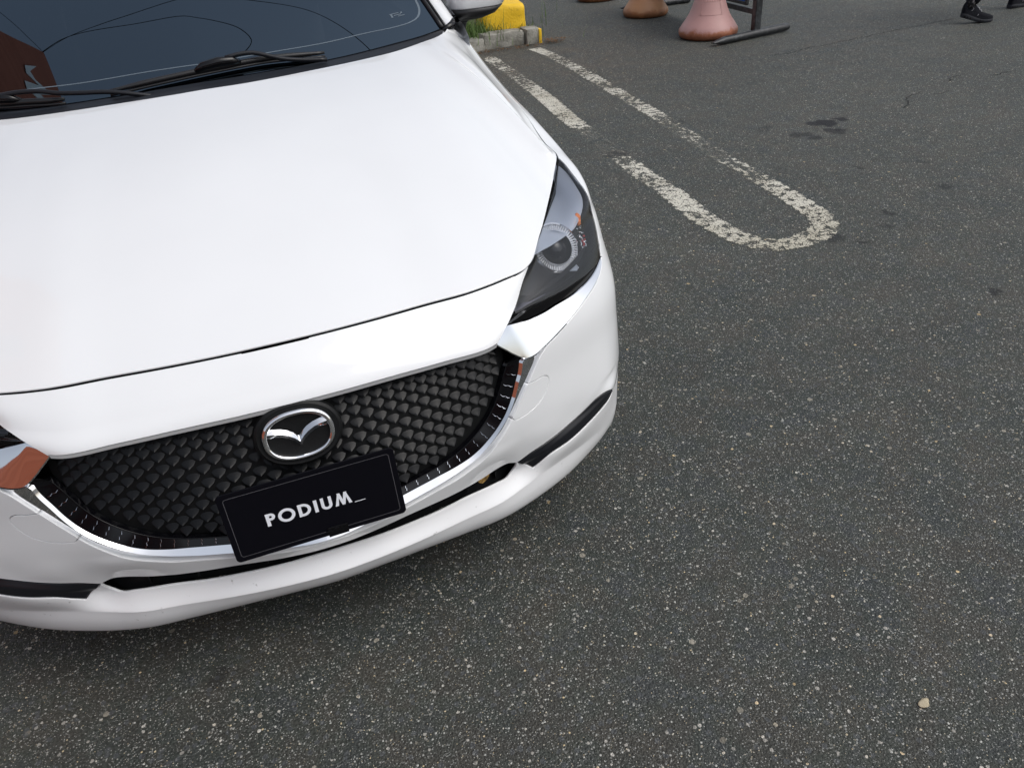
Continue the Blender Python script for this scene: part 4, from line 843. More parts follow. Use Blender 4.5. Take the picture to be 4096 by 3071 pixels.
# ---- rest of the body (mostly outside the frame)
def sec(y):
    pil = float(np.interp(y, [1.36, 2.10, 2.4, 3.3, 3.95], [1.064, 1.455, 1.475, 1.455, 1.30])); px_x = float(np.interp(y, [1.36, 2.10, 3.3, 3.95], [.795, .625, .60, .56]))
    w_ = float(np.interp(y, [1.3, 3.2, 3.8, 4.02], [.845, .8475, .80, .66])); sh = float(np.interp(y, [1.3, 1.6, 3.8], [.985, 1.00, 1.03]))
    return w_, sh, px_x, pil
ys = [1.36, 1.6, 1.85, 2.1, 2.6, 3.1, 3.5, 3.8, 3.98]
for sg in (1, -1):
    low, gl = [], []
    for y in ys:
        w_, sh, px_x, pil = sec(y)
        low.append([[sg*(w_-.05), y, .17], [sg*w_, y, .26], [sg*(w_+.002), y, .5], [sg*w_, y, .76], [sg*(w_-.012), y, sh-.06], [sg*(w_-.035), y, sh]])
        gl.append([[sg*(w_-.037), y, sh], [sg*((w_-.037+px_x)/2+.008), y, (sh+pil)/2], [sg*px_x, y, pil]])
    a = np.array(low).transpose(1, 0, 2); V_, F_ = loft(list(a)); F_ = F_ if sg > 0 else [f[::-1] for f in F_]; P2('body_side', V_, F_, M['paint'])
    a = np.array(gl).transpose(1, 0, 2); V_, F_ = loft(list(a)); F_ = F_ if sg > 0 else [f[::-1] for f in F_]; P2('side_window', V_, F_, M['side_glass'])
    # corner between hood, pillar foot and mirror
    G16 = H.ev(H.smax*.985, 0)[0]; hc = H.ev(H.smax, H.tmax)[0]
    pts = [hc+[.004, .003, .0], G16+[.004, .01, .002], [.842, 1.60, 1.00], [.80, 1.56, 1.06], [.79, 1.50, 1.095], [.755, 1.385, 1.066]]
    bm = bmesh.new(); bm.faces.new([bm.verts.new((sg*p[0], p[1], p[2])) for p in pts]); bm_obj('fender_corner', bm, M['paint'], CAR, smooth=False)
    q = [[.725, 1.360, 1.058], [.765, 1.385, 1.067], [.785, 1.44, 1.072], [.790, 1.50, 1.080]]
    bm = bmesh.new(); tube(bm, [(sg*x, y, z) for x, y, z in q], [.007, .013, .012, .006], 8); bm_obj('pillar_foot_seal', bm, M['black_gloss'], CAR, smooth=True)
    # door mirror
    def shell(name, z0, z1, m_, prof, parent):
        bm = bmesh.new(); rings = []
        for zz, hw, hd, cx_, cy_ in prof:
            ring = []
            for k in range(28):
                x, y = sup(hw, hd, 2.6, k, 28); y = y if y < 0 else y*.45
                ring.append(bm.verts.new((sg*(cx_+x), cy_+y, zz)))
            rings.append(ring)
        for r0, r1 in zip(rings, rings[1:]):
            for k in range(28): bm.faces.new((r0[k], r0[(k+1) % 28], r1[(k+1) % 28], r1[k]))
        bm.faces.new(rings[0][::-1]); bm.faces.new(rings[-1]); bmesh.ops.recalc_face_normals(bm, faces=bm.faces[:])
        return bm_obj(name, bm, m_, parent, smooth=True)
    mo = shell('door_mirror', 0, 0, M['paint'], [(1.098, .088, .076, .872, 1.500), (1.102, .096, .084, .878, 1.502), (1.150, .104, .090, .898, 1.520), (1.19, .112, .094, .905, 1.522), (1.23, .105, .086, .905, 1.526), (1.25, .085, .06, .900, 1.53), (1.256, .05, .03, .900, 1.535)], CAR)
    shell('mirror_lower_shell', 0, 0, M['rubber'], [(1.060, .030, .030, .835, 1.500), (1.064, .058, .052, .846, 1.500), (1.076, .082, .074, .862, 1.500), (1.0975, .0965, .085, .8735, 1.500)], mo)
    bm = bmesh.new(); tube(bm, [(sg*.855, 1.52, 1.09), (sg*.835, 1.525, 1.055), (sg*.815, 1.54, 1.00)], [.030, .022, .026], 10); bm_obj('mirror_stalk', bm, M['grey_plastic'], mo, smooth=True)
rf = []
for y in [2.02, 2.1, 2.4, 2.8, 3.2, 3.6]:
    w_, sh, px_x, pil = sec(max(y, 2.1)); rf.append([[px_x*u, y-.04*(1-u*u), pil+.04*(1-u*u)*min(1, (y-1.9))] for u in np.linspace(-1, 1, 15)])
V_, F_ = loft([np.array(r) for r in rf]); P2('roof', V_, F_, M['paint'])
V_, F_ = loft([np.array(rf[-1]), np.array([[.66*u, 3.92+.03*(1-u*u), 1.08] for u in np.linspace(-1, 1, 15)])]); P2('rear_window', V_, F_, M['side_glass'])
V_, F_ = loft([np.array([[.66*u, 3.92+.03*(1-u*u), 1.08] for u in np.linspace(-1, 1, 15)]), np.array([[.72*u, 4.02+.04*(1-u*u), .75] for u in np.linspace(-1, 1, 15)]), np.array([[.70*u, 4.04+.04*(1-u*u), .30] for u in np.linspace(-1, 1, 15)])]); P2('tailgate', V_, F_, M['paint'])
bm = bmesh.new(); box(bm, (0, 2.3, .25), (1.5, 3.2, .12)); bm_obj('underbody', bm, M['void'], CAR)
bm = bmesh.new()
for sgx in (1, -1):
    for yy in (.805, 3.375):
        bm2 = bmesh.new(); prof = [(.20, -.09), (.285, -.095), (.300, -.07), (.302, 0), (.300, .07), (.285, .095), (.20, .09)]
        rg_ = [[bm2.verts.new((sgx*(.735+dx_), yy+r_*math.cos(2*math.pi*k/40), .302+r_*math.sin(2*math.pi*k/40))) for r_, dx_ in prof] for k in range(40)]
        for k in range(40):
            for i in range(len(prof)-1): bm2.faces.new((rg_[k][i], rg_[k][i+1], rg_[(k+1) % 40][i+1], rg_[(k+1) % 40][i]))
        bmesh.ops.recalc_face_normals(bm2, faces=bm2.faces[:]); wh = bm_obj('wheel', bm2, M['tyre'], CAR, smooth=True)
        bm2 = bmesh.new()
        for k in range(10):
            a = 2*math.pi*k/10; c = (sgx*.79, yy+.11*math.cos(a), .302+.11*math.sin(a)); box(bm2, c, (.02, .20, .022), Matrix.Rotation(a, 3, 'X'))
        bmesh.ops.create_cone(bm2, cap_ends=True, segments=24, radius1=.04, radius2=.035, depth=.03, matrix=Matrix.Translation((sgx*.79, yy, .302))@Matrix.Rotation(math.pi/2, 4, 'Y')); bm_obj('rim', bm2, M['alloy'], wh)
bm.free()
# the bonnet line sits a touch lower towards the far side
def settle(o):
    if o.type == 'MESH':
        me = o.data; n = len(me.vertices); co = np.empty(n*3); me.vertices.foreach_get('co', co); co = co.reshape(-1, 3)
        x = np.clip(-co[:, 0], 0, None); k = np.clip((co[:, 1]-.15)/.95, 0, 1); k = k*k*(3-2*k)
        dz = -.064*x*x/(x+.12)*k
        if np.abs(dz).max() > 1e-5: co[:, 2] += dz; me.vertices.foreach_set('co', co.ravel()); me.update()
    for ch in o.children: settle(ch)
settle(CAR)
# dry leaf lodged in the intake
q, n_ = evo(F, np.array([[.352, .241], [.372, .248], [.386, .239], [.378, .229], [.364, .224], [.356, .231]]), -.011)
bm = bmesh.new(); bm.faces.new([bm.verts.new(p) for p in q]); leafm = noisy(mat('dry_leaf', (.35, .2, .05), .7), 90, (.12, .07, .02), (.42, .25, .06))
lf = bm_obj('dry_leaf', bm, leafm); so_m = lf.modifiers.new('solid', 'SOLIDIFY'); so_m.thickness = .001
tag(lf, 'dry yellow leaf caught in the slot under the chrome grille edge', 'leaf')
# ================================================================== surroundings
# road marking: long worn U of white paint
def ground_strip(pts, wid, z, uvs=True):
    P_ = [np.array(p) for p in pts]; L, Rr, U = [], [], []; d0 = 0
    for i, p in enumerate(P_):
        d = P_[min(i+1, len(P_)-1)]-P_[max(i-1, 0)]; d /= np.linalg.norm(d); n = np.array([-d[1], d[0]])
        if i: d0 += np.linalg.norm(p-P_[i-1])
        w_ = wid[i] if hasattr(wid, '__len__') else wid; L.append(p+n*w_/2); Rr.append(p-n*w_/2); U.append(d0)
    return L, Rr, U
def marking_mat():
    m = mat('worn_road_paint', (.55, .54, .47), .7); b = m.node_tree.nodes['Principled BSDF']; co = coords(m)
    uv = N_(m, 'ShaderNodeUVMap', uv_map='strip'); sp = N_(m, 'ShaderNodeSeparateXYZ'); LK(m, uv.outputs[0], sp.inputs[0])
    def mt(op, a, c=None, cl=False):
        x = N_(m, 'ShaderNodeMath', operation=op); x.use_clamp = cl
        for i, v in enumerate((a, c)):
            if v is None: continue
            if isinstance(v, (int, float)): x.inputs[i].default_value = v
            else: LK(m, v, x.inputs[i])
        return x.outputs[0]
    n1 = N_(m, 'ShaderNodeTexNoise'); n1.inputs['Scale'].default_value = 26; n1.inputs['Detail'].default_value = 6; n1.inputs['Roughness'].default_value = .65; LK(m, co, n1.inputs[0])
    n2 = N_(m, 'ShaderNodeTexNoise'); n2.inputs['Scale'].default_value = 2.6; n2.inputs['Detail'].default_value = 2; LK(m, co, n2.inputs[0])
    n3 = N_(m, 'ShaderNodeTexNoise'); n3.inputs['Scale'].default_value = 150; n3.inputs['Detail'].default_value = 3; LK(m, co, n3.inputs[0])
    vo = N_(m, 'ShaderNodeTexVoronoi', feature='DISTANCE_TO_EDGE'); vo.inputs['Scale'].default_value = 52; vo.voronoi_dimensions = '2D'; LK(m, co, vo.inputs[0])
    wear = N_(m, 'ShaderNodeAttribute', attribute_name='wear')
    edge = mt('SUBTRACT', .5, mt('ABSOLUTE', mt('SUBTRACT', sp.outputs[1], .5)))            # 0 at the sides, .5 mid
    v = mt('ADD', mt('MULTIPLY', n1.outputs['Fac'], 1.25), mt('MULTIPLY', n2.outputs['Fac'], .55))
    v = mt('ADD', v, mt('MULTIPLY', n3.outputs['Fac'], .35)); v = mt('ADD', v, mt('MULTIPLY', mt('MINIMUM', edge, .12), 1.2)); v = mt('SUBTRACT', v, wear.outputs['Fac'])
    a1 = mt('GREATER_THAN', v, .62); cr = mt('GREATER_THAN', mt('ADD', vo.outputs['Distance'], mt('MULTIPLY', mt('SUBTRACT', v, .62), .30)), .10)
    film = mt('MULTIPLY', mt('GREATER_THAN', mt('ADD', v, n3.outputs['Fac']), .90), .11)
    film = mt('MULTIPLY', film, mt('ADD', .35, mt('GREATER_THAN', n1.outputs['Fac'], .52)))
    alpha = mt('MAXIMUM', mt('MULTIPLY', a1, cr), film); LK(m, alpha, b.inputs['Alpha'])
    LK(m, ramp(m, n2.outputs['Fac'], [(.35, (.46, .43, .34)), (.6, (.58, .56, .48))]).outputs[0], b.inputs['Base Color'])
    return m
def strip_obj(name, segs, m_, z, label, wears=None):
    V, Fc, UV, Wr = [], [], [], []
    for pts, wid, wr in segs:
        L, Rr, U = ground_strip(pts, wid, z); b = len(V); n = len(L); K = 3
        for i in range(n):
            for k in range(K+1): u = k/K; q = L[i]*(1-u)+Rr[i]*u; V.append((q[0], q[1], z)); UV.append((U[i], u)); Wr.append(wr[i] if hasattr(wr, '__len__') else wr)
        for i in range(n-1):
            for k in range(K): a = b+i*(K+1)+k; Fc.append((a, a+1, a+K+2, a+K+1))
    o = mesh_obj(name, V, Fc, m_, smooth=False); me = o.data
    uvl = me.uv_layers.new(name='strip'); at = me.attributes.new('wear', 'FLOAT', 'POINT')
    for l in me.loops: uvl.data[l.index].uv = UV[l.vertex_index]
    for i, w_ in enumerate(Wr): at.data[i].value = w_
    if me.polygons[0].normal.z < 0: me.flip_normals()
    return tag(o, label, kind='structure')
lineA = sm(LINE_A, .03); lineB = sm(LINE_B, .03); 
wa = np.interp(np.linspace(0, 1, len(lineA)), [0, .12, .22, .32, .40, .58, .63, .68, .75, .80, 1.0], [.60, .64, .70, .58, .44, .52, .78, .90, .76, .64, .56])
wb = np.interp(np.linspace(0, 1, len(lineB)), [0, .15, .3, .45, .6, .66, .72, .8, .86, 1.0], [.50, .64, .58, .62, .70, .78, .62, .54, .50, .52])
strip_obj('road_marking', [(lineA, .138, wa), (lineB, .132, wb)], marking_mat(), .004, 'long worn white painted loop on the asphalt')
M['crack'] = mat('crack_shadow', (.012, .012, .012), .95)
rngc = random.Random(3); segs = []
for c in CRACKS:
    pts = [np.array(p)+np.array([rngc.uniform(-.012, .012), rngc.uniform(-.012, .012)]) for p in smoothpts(c, .028)]
    segs.append((pts, [rngc.uniform(.004, .012) for _ in pts], 0))
cr_o = strip_obj('pavement_crack', segs, M['crack'], .0025, 'thin dark cracks in the asphalt')
# kerb stones
M['concrete'] = noisy(mat('old_concrete', (.25, .24, .21), .9), 9, (.16, .155, .13), (.34, .33, .29), detail=9, bump=.8, bscale=60)
def rough_block(name, c, s, m_, rotz=0, seed=0, amp=.012, cuts=5, parent=None, taper=0):
    bm = bmesh.new(); bmesh.ops.create_cube(bm, size=1); bmesh.ops.subdivide_edges(bm, edges=bm.edges[:], cuts=cuts, use_grid_fill=True)
    from mathutils import noise
    Mr = Matrix.Translation(c)@Matrix.Rotation(rotz, 4, 'Z')
    for v in bm.verts:
        co = Vector((v.co.x*s[0], v.co.y*s[1], v.co.z*s[2])); k = abs(v.co.x*2)**8+abs(v.co.y*2)**8+abs(v.co.z*2)**8
        co *= 1-.05*max(0, k-1); co.x *= 1-taper*(v.co.z+.5); co.y *= 1-taper*(v.co.z+.5)
        n = noise.noise_vector(co*9+Vector((seed*7.1, 0, 0))); n2 = noise.noise_vector(co*30+Vector((seed*3.3, 5, 0)))
        if v.co.z > -.45: co += n*amp+n2*amp*.35
        v.co = Mr@co
    return bm_obj(name, bm, m_, parent, smooth=True, sharp=50)
k1 = rough_block('kerb_stone', (2.20, 6.62, .045), (.62, .24, .13), M['concrete'], .12, 1, .016)
tag(k1, 'long low broken kerb stone emerging from behind the white car', 'kerb stone', 'old kerb stones at the planting strip')
k2 = rough_block('kerb_stone', (2.735, 6.72, .055), (.44, .22, .15), M['concrete'], .02, 2, .014)
tag(k2, 'chipped grey kerb stone in front of the yellow block', 'kerb stone', 'old kerb stones at the planting strip')
M['kerb_end'] = M['concrete'].copy(); me_ = M['kerb_end'].node_tree
k3 = rough_block('kerb_stone', (3.035, 6.68, .058), (.15, .22, .155), M['concrete'], -.02, 3, .008)
tag(k3, 'short end kerb stone with a yellow painted end face', 'kerb stone', 'old kerb stones at the planting strip')
M['yellow'] = noisy(mat('yellow_paint', (.75, .45, .01), .6), 22, (.50, .30, .01), (.80, .50, .012), lo=.22, hi=.42, detail=8, bump=.5, bscale=70)
bm = bmesh.new(); box(bm, (3.098, 6.655, .062), (.030, .19, .135)); ye = bm_obj('painted_end', bm, M['yellow'], k3, bevel=.006)
yb = rough_block('concrete_block', (2.87, 7.08, .20), (.46, .52, .28), M['yellow'], -.18, 5, .009, 9, taper=.04)
tag(yb, 'rough yellow painted concrete block behind the kerb', 'concrete block')
bm = bmesh.new(); tube(bm, [(2.78, 7.02, .33), (2.78, 7.02, .36), (2.80, 7.01, .372), (2.82, 7.02, .355)], .010, 7); bm_obj('iron_stub', bm, M['void'], yb)
# soil bed and grass
M['soil'] = noisy(mat('soil', (.07, .05, .035), .95), 14, (.035, .026, .018), (.10, .075, .05), bump=.9, bscale=80)
sb = rough_block('soil_bed', (1.75, 7.55, .035), (2.75, 1.55, .10), M['soil'], .03, 9, .02, 9); tag(sb, 'bare brown soil of the planting strip', kind='structure')
M['grass'] = noisy(mat('grass_blade', (.07, .13, .03), .6), 30, (.04, .10, .015), (.16, .24, .06), lo=.3, hi=.7)
rg = random.Random(7); bm = bmesh.new()
def blade(x, y, z, h, lean, ang, w_=.004):
    d = Vector((math.cos(ang), math.sin(ang), 0)); n = Vector((-d.y, d.x, 0)); pv = None
    for i in range(5):
        u = i/4; c = Vector((x, y, z))+d*lean*u*u*h+Vector((0, 0, h*(u-.25*lean*u*u))); wq = w_*(1-u)+.0004
        a, b = bm.verts.new(c-n*wq), bm.verts.new(c+n*wq)
        if pv: bm.faces.new((pv[0], pv[1], b, a))
        pv = (a, b)
for cx_, cy_, sx_, sy_, cnt, hh, zz in ((2.52, 6.83, .10, .05, 150, .20, .07), (2.68, 6.82, .08, .04, 110, .15, .08), (3.00, 6.82, .055, .03, 130, .11, .08), (3.13, 6.86, .022, .05, 120, .09, .0), (2.40, 6.86, .12, .08, 260, .26, .07), (2.25, 7.1, .3, .25, 700, .28, .07), (2.60, 6.88, .03, .03, 60, .24, .08), (1.5, 7.3, .8, .45, 900, .22, .07)):
    for i in range(cnt):
        blade(rg.gauss(cx_, sx_), rg.gauss(cy_, sy_), zz, hh*rg.uniform(.35, 1.1), rg.uniform(.1, 1.1), rg.uniform(0, 6.28), rg.uniform(.0018, .004))
tag(bm_obj('grass', bm, M['grass']), 'tufts of green grass around the yellow block', 'grass', kind='stuff')
# leaf litter by the kerb end
M['litter'] = noisy(mat('brown_litter', (.10, .05, .02), .9), 60, (.05, .025, .012), (.22, .12, .05))
bm = bmesh.new()
for i in range(330):
    if i < 170: x, y = rg.gauss(3.20, .055), rg.gauss(6.50, .05); zz = rg.uniform(.002, .035)
    else: x, y = rg.uniform(2.3, 3.1), rg.gauss(6.50, .05); zz = rg.uniform(.003, .010)
    c = Vector((x, y, zz)); a = rg.uniform(0, 6.28); L_ = rg.uniform(.006, .022); d = Vector((math.cos(a), math.sin(a), rg.uniform(-.3, .3)))*L_; n = Vector((-math.sin(a), math.cos(a), rg.uniform(-.4, .4)))*L_*.35
    bm.faces.new([bm.verts.new(p) for p in (c-d, c-n, c+d, c+n)])
tag(bm_obj('leaf_litter', bm, M['litter']), 'brown dry leaf litter along the kerb foot', 'leaf litter', kind='stuff')
# flared traffic cones
def cone(x, y, col1, col2, label, k=1.0, emboss=False, rot=0):
    prof = [(.0, .0), (.225, .0), (.250, .004), (.268, .022), (.274, .050), (.268, .078), (.245, .112), (.215, .152), (.188, .195), (.165, .245), (.145, .300), (.128, .350), (.108, .400), (.092, .46), (.078, .53), (.064, .60), (.052, .68), (.045, .74), (.043, .76), (.036, .762), (.034, .70), (.0, .70)]
    bm = bmesh.new(); n = 56; rr = []
    for r_, z in prof: rr.append([bm.verts.new((x+r_*k*math.cos(2*math.pi*i/n), y+r_*k*math.sin(2*math.pi*i/n), z*k+.001)) for i in range(n)] if r_ > 0 else None)
    for a, b in zip(rr, rr[1:]):
        if a and b:
            for i in range(n): bm.faces.new((a[i], a[(i+1) % n], b[(i+1) % n], b[i]))
    bm.faces.new(rr[1][::-1]); bm.faces.new(rr[-2])
    m_ = mat('cone_plastic', col1, .48, spec=.4); b = m_.node_tree.nodes['Principled BSDF']; co = coords(m_); 
    nz = N_(m_, 'ShaderNodeTexNoise'); nz.inputs['Scale'].default_value = 5; nz.inputs['Detail'].default_value = 8; nz.inputs['Roughness'].default_value = .7; LK(m_, co, nz.inputs[0])
    sp = N_(m_, 'ShaderNodeSeparateXYZ'); LK(m_, co, sp.inputs[0]); mr = N_(m_, 'ShaderNodeMapRange'); LK(m_, sp.outputs[2], mr.inputs[0]); mr.inputs[1].default_value = .13; mr.inputs[2].default_value = .02; mr.inputs[3].default_value = -.18; mr.inputs[4].default_value = .30
    ad = N_(m_, 'ShaderNodeMath', operation='ADD'); LK(m_, nz.outputs[0], ad.inputs[0]); LK(m_, mr.outputs[0], ad.inputs[1])
    LK(m_, ramp(m_, ad.outputs[0], [(.30, col1), (.50, tuple(c*.92 for c in col1)), (.62, col2), (.85, tuple(c*.5 for c in col2))]).outputs[0], b.inputs['Base Color'])
    o = bm_obj('traffic_cone', bm, m_, smooth=True, sharp=60); tag(o, label, 'traffic cone', 'flared plastic traffic cones by the sign frame')
    if emboss:
        b2 = bmesh.new()
        def sf(u, z): 
            a = math.radians(-118)+u; r_ = np.interp(z, [p[1] for p in prof[5:13]], [p[0] for p in prof[5:13]])+.001; return (x+r_*math.cos(a), y+r_*math.sin(a), z)
        loop = [sf(u, .210) for u in np.linspace(-.55, .62, 14)]+[sf(.62, z) for z in np.linspace(.21, .32, 6)]+[sf(u, .32) for u in np.linspace(.72, -.50, 14)]+[sf(-.5, z) for z in np.linspace(.32, .21, 6)]
        tube(b2, loop, .0022, 5); bm_obj('embossed_frame', b2, m_, o, smooth=True)
cone(4.455, 5.700, (.50, .29, .27), (.34, .13, .07), 'faded pink traffic cone beside the sign post', 1.0, True)
cone(4.600, 7.200, (.42, .22, .11), (.30, .13, .055), 'faded orange traffic cone behind the pink one, in front of the far sign foot', .90)
cone(4.72, 8.70, (.42, .21, .10), (.28, .12, .05), 'faded orange traffic cone farthest back, only its base in view', .92)
# sign frame on pipe feet
M['black_pipe'] = noisy(mat('black_painted_pipe', (.02, .022, .025), .42), 25, (.012, .014, .016), (.05, .055, .06), lo=.45, hi=.75, bump=.25, bscale=120)
M['blue'] = mat('blue_sign_panel', (.01, .09, .36), .35)
A_, B_ = Vector((4.748, 5.370, 0)), Vector((4.952, 7.630, 0)); dv = (B_-A_).normalized()
SG = thing('sign_frame', 'black pipe sign frame with blue panel standing on two pipe feet', 'sign', tuple(A_))
for p in (A_, B_):
    bm = bmesh.new(); box(bm, p+Vector((0, 0, .58)), (.066, .066, 1.10)); bm_obj('post', bm, M['black_pipe'], SG, bevel=.006)
for p, a, b in ((A_, Vector((4.222, 5.250, .034)), Vector((5.135, 5.250+.16, .040))), (B_, Vector((4.545, 7.680, .032)), Vector((5.395, 7.600, .034)))):
    bm = bmesh.new(); d = (b-a); pts = [a, a+d*.07, a+d*.14, a+d*.5, a+d*.9, a+d*.98, b]; tube(bm, pts, [.018, .027, .033, .034, .034, .032, .026], 12)
    for v in bm.verts:
        k = (v.co-a).length
        if k < .09: v.co.z = .03+(v.co.z-.03)*max(.35, k/.09)
    bm_obj('foot', bm, M['black_pipe'], SG, smooth=True, sharp=60)
ang = math.atan2(dv.y, dv.x); RM = Matrix.Rotation(ang, 3, 'Z'); LEN = (B_-A_).length; mid = (A_+B_)/2
bm = bmesh.new(); box(bm, mid+Vector((0, 0, .210)), (LEN-.066, .030, .045), RM); bm_obj('rail', bm, M['black_pipe'], SG, bevel=.003)
bm = bmesh.new(); box(bm, mid+Vector((0, 0, 1.08)), (LEN-.066, .030, .045), RM); bm_obj('rail', bm, M['black_pipe'], SG, bevel=.003)
bm = bmesh.new(); box(bm, mid+Vector((0, 0, .655)), (LEN-.42, .010, .76), RM); bm_obj('sign_panel', bm, M['blue'], SG, bevel=.002)
bm = bmesh.new()
for s_ in (-1, 1): box(bm, mid+dv*s_*(LEN/2-.195)+Vector((0, 0, .655)), (.035, .028, .80), RM)
box(bm, mid+Vector((0, 0, .262)), (LEN-.36, .024, .030), RM); bm_obj('panel_frame', bm, M['black_pipe'], SG, bevel=.003)
# ------------------------------------------------------------------ person walking past (only the shoes are in frame)
PX0, PY0 = 6.56, 4.60
PE = thing('person', 'person in dark trousers and black trail shoes walking past, only the shoes visible', 'person', (PX0, PY0, 0))
M['skin'] = mat('skin', (.35, .2, .14), .6); M['trouser'] = mat('dark_trousers', (.005, .0055, .008), .9, spec=.15); M['jacket'] = mat('dark_jacket', (.02, .022, .03), .8)
M['shoe'] = noisy(mat('black_shoe_mesh', (.012, .013, .018), .8, spec=.15), 120, (.003, .0035, .006), (.010, .011, .016), bump=.4, bscale=500); M['sole'] = mat('grey_sole', (.030, .032, .038), .7, spec=.25); M['sock'] = noisy(mat('camo_tongue', (.03, .03, .035), .8), 45, (.008, .008, .01), (.20, .19, .20), lo=.55, hi=.68); M['lace'] = mat('lace', (.35, .35, .37), .7)
def skin_obj(name, verts, edges, radii, m_, parent, loc, root=0, sub=2):
    me = bpy.data.meshes.new(name); me.from_pydata([tuple(v) for v in verts], edges, []); me.materials.append(m_); o = bpy.data.objects.new(name, me); link(o, parent); o.matrix_parent_inverse = Matrix.Translation(-parent.location)
    sk = o.modifiers.new('skin', 'SKIN'); sk.use_smooth_shade = True; 
    for i, r_ in enumerate(radii): me.skin_vertices[0].data[i].radius = (r_, r_) if not isinstance(r_, tuple) else r_; me.skin_vertices[0].data[i].use_root = (i == root)
    sb_ = o.modifiers.new('sub', 'SUBSURF'); sb_.levels = sb_.render_levels = sub; return o
hip = Vector((PX0+.36, PY0+.13, .93)); f1 = Vector((PX0-.135, PY0+.005, .175)); f2 = Vector((PX0+.73, PY0+.29, .13))
hd = Vector((.97, .12, 0)).normalized(); lt = Vector((-hd.y, hd.x, 0))
h1, h2 = hip-lt*.09, hip+lt*.09
k1_, k2_ = Vector((PX0+.16, PY0+.03, .52)), Vector((PX0+.66, PY0+.26, .50))
body = skin_obj('body', [hip, hip+Vector((.02, 0, .25)), hip+Vector((.03, 0, .48)), hip+Vector((.03, 0, .60)), hip+Vector((.05, 0, .70)), h1, k1_, f1, h2, k2_, f2,
  hip+Vector((.03, 0, .50))-lt*.19, hip+Vector((.05, 0, .24))-lt*.25, hip+Vector((.22, 0, .06))-lt*.24, hip+Vector((.03, 0, .50))+lt*.19, hip+Vector((-.02, 0, .24))+lt*.25, hip+Vector((-.16, 0, .04))+lt*.22],
  [(0, 1), (1, 2), (2, 3), (3, 4), (0, 5), (5, 6), (6, 7), (0, 8), (8, 9), (9, 10), (2, 11), (11, 12), (12, 13), (2, 14), (14, 15), (15, 16)],
  [.13, .12, .12, .05, .09, .085, .045, .022, .085, .045, .022, .055, .042, .028, .055, .042, .028], M['skin'], PE, None)
skin_obj('trousers', [hip+Vector((0, 0, .04)), h1, k1_, f1+Vector((0, 0, -.02)), h2, k2_, f2+Vector((0, 0, -.02))], [(0, 1), (1, 2), (2, 3), (0, 4), (4, 5), (5, 6)], [.145, .105, .080, .066, .105, .080, .066], M['trouser'], PE, None)
skin_obj('jacket', [hip+Vector((0, 0, .0)), hip+Vector((.02, 0, .25)), hip+Vector((.03, 0, .48)), hip+Vector((.03, 0, .50))-lt*.19, hip+Vector((.05, 0, .24))-lt*.25, hip+Vector((.20, 0, .08))-lt*.24, hip+Vector((.03, 0, .50))+lt*.19, hip+Vector((-.02, 0, .24))+lt*.25, hip+Vector((-.14, 0, .06))+lt*.22],
  [(0, 1), (1, 2), (2, 3), (3, 4), (4, 5), (2, 6), (6, 7), (7, 8)], [.155, .145, .14, .075, .058, .045, .075, .058, .045], M['jacket'], PE, None)
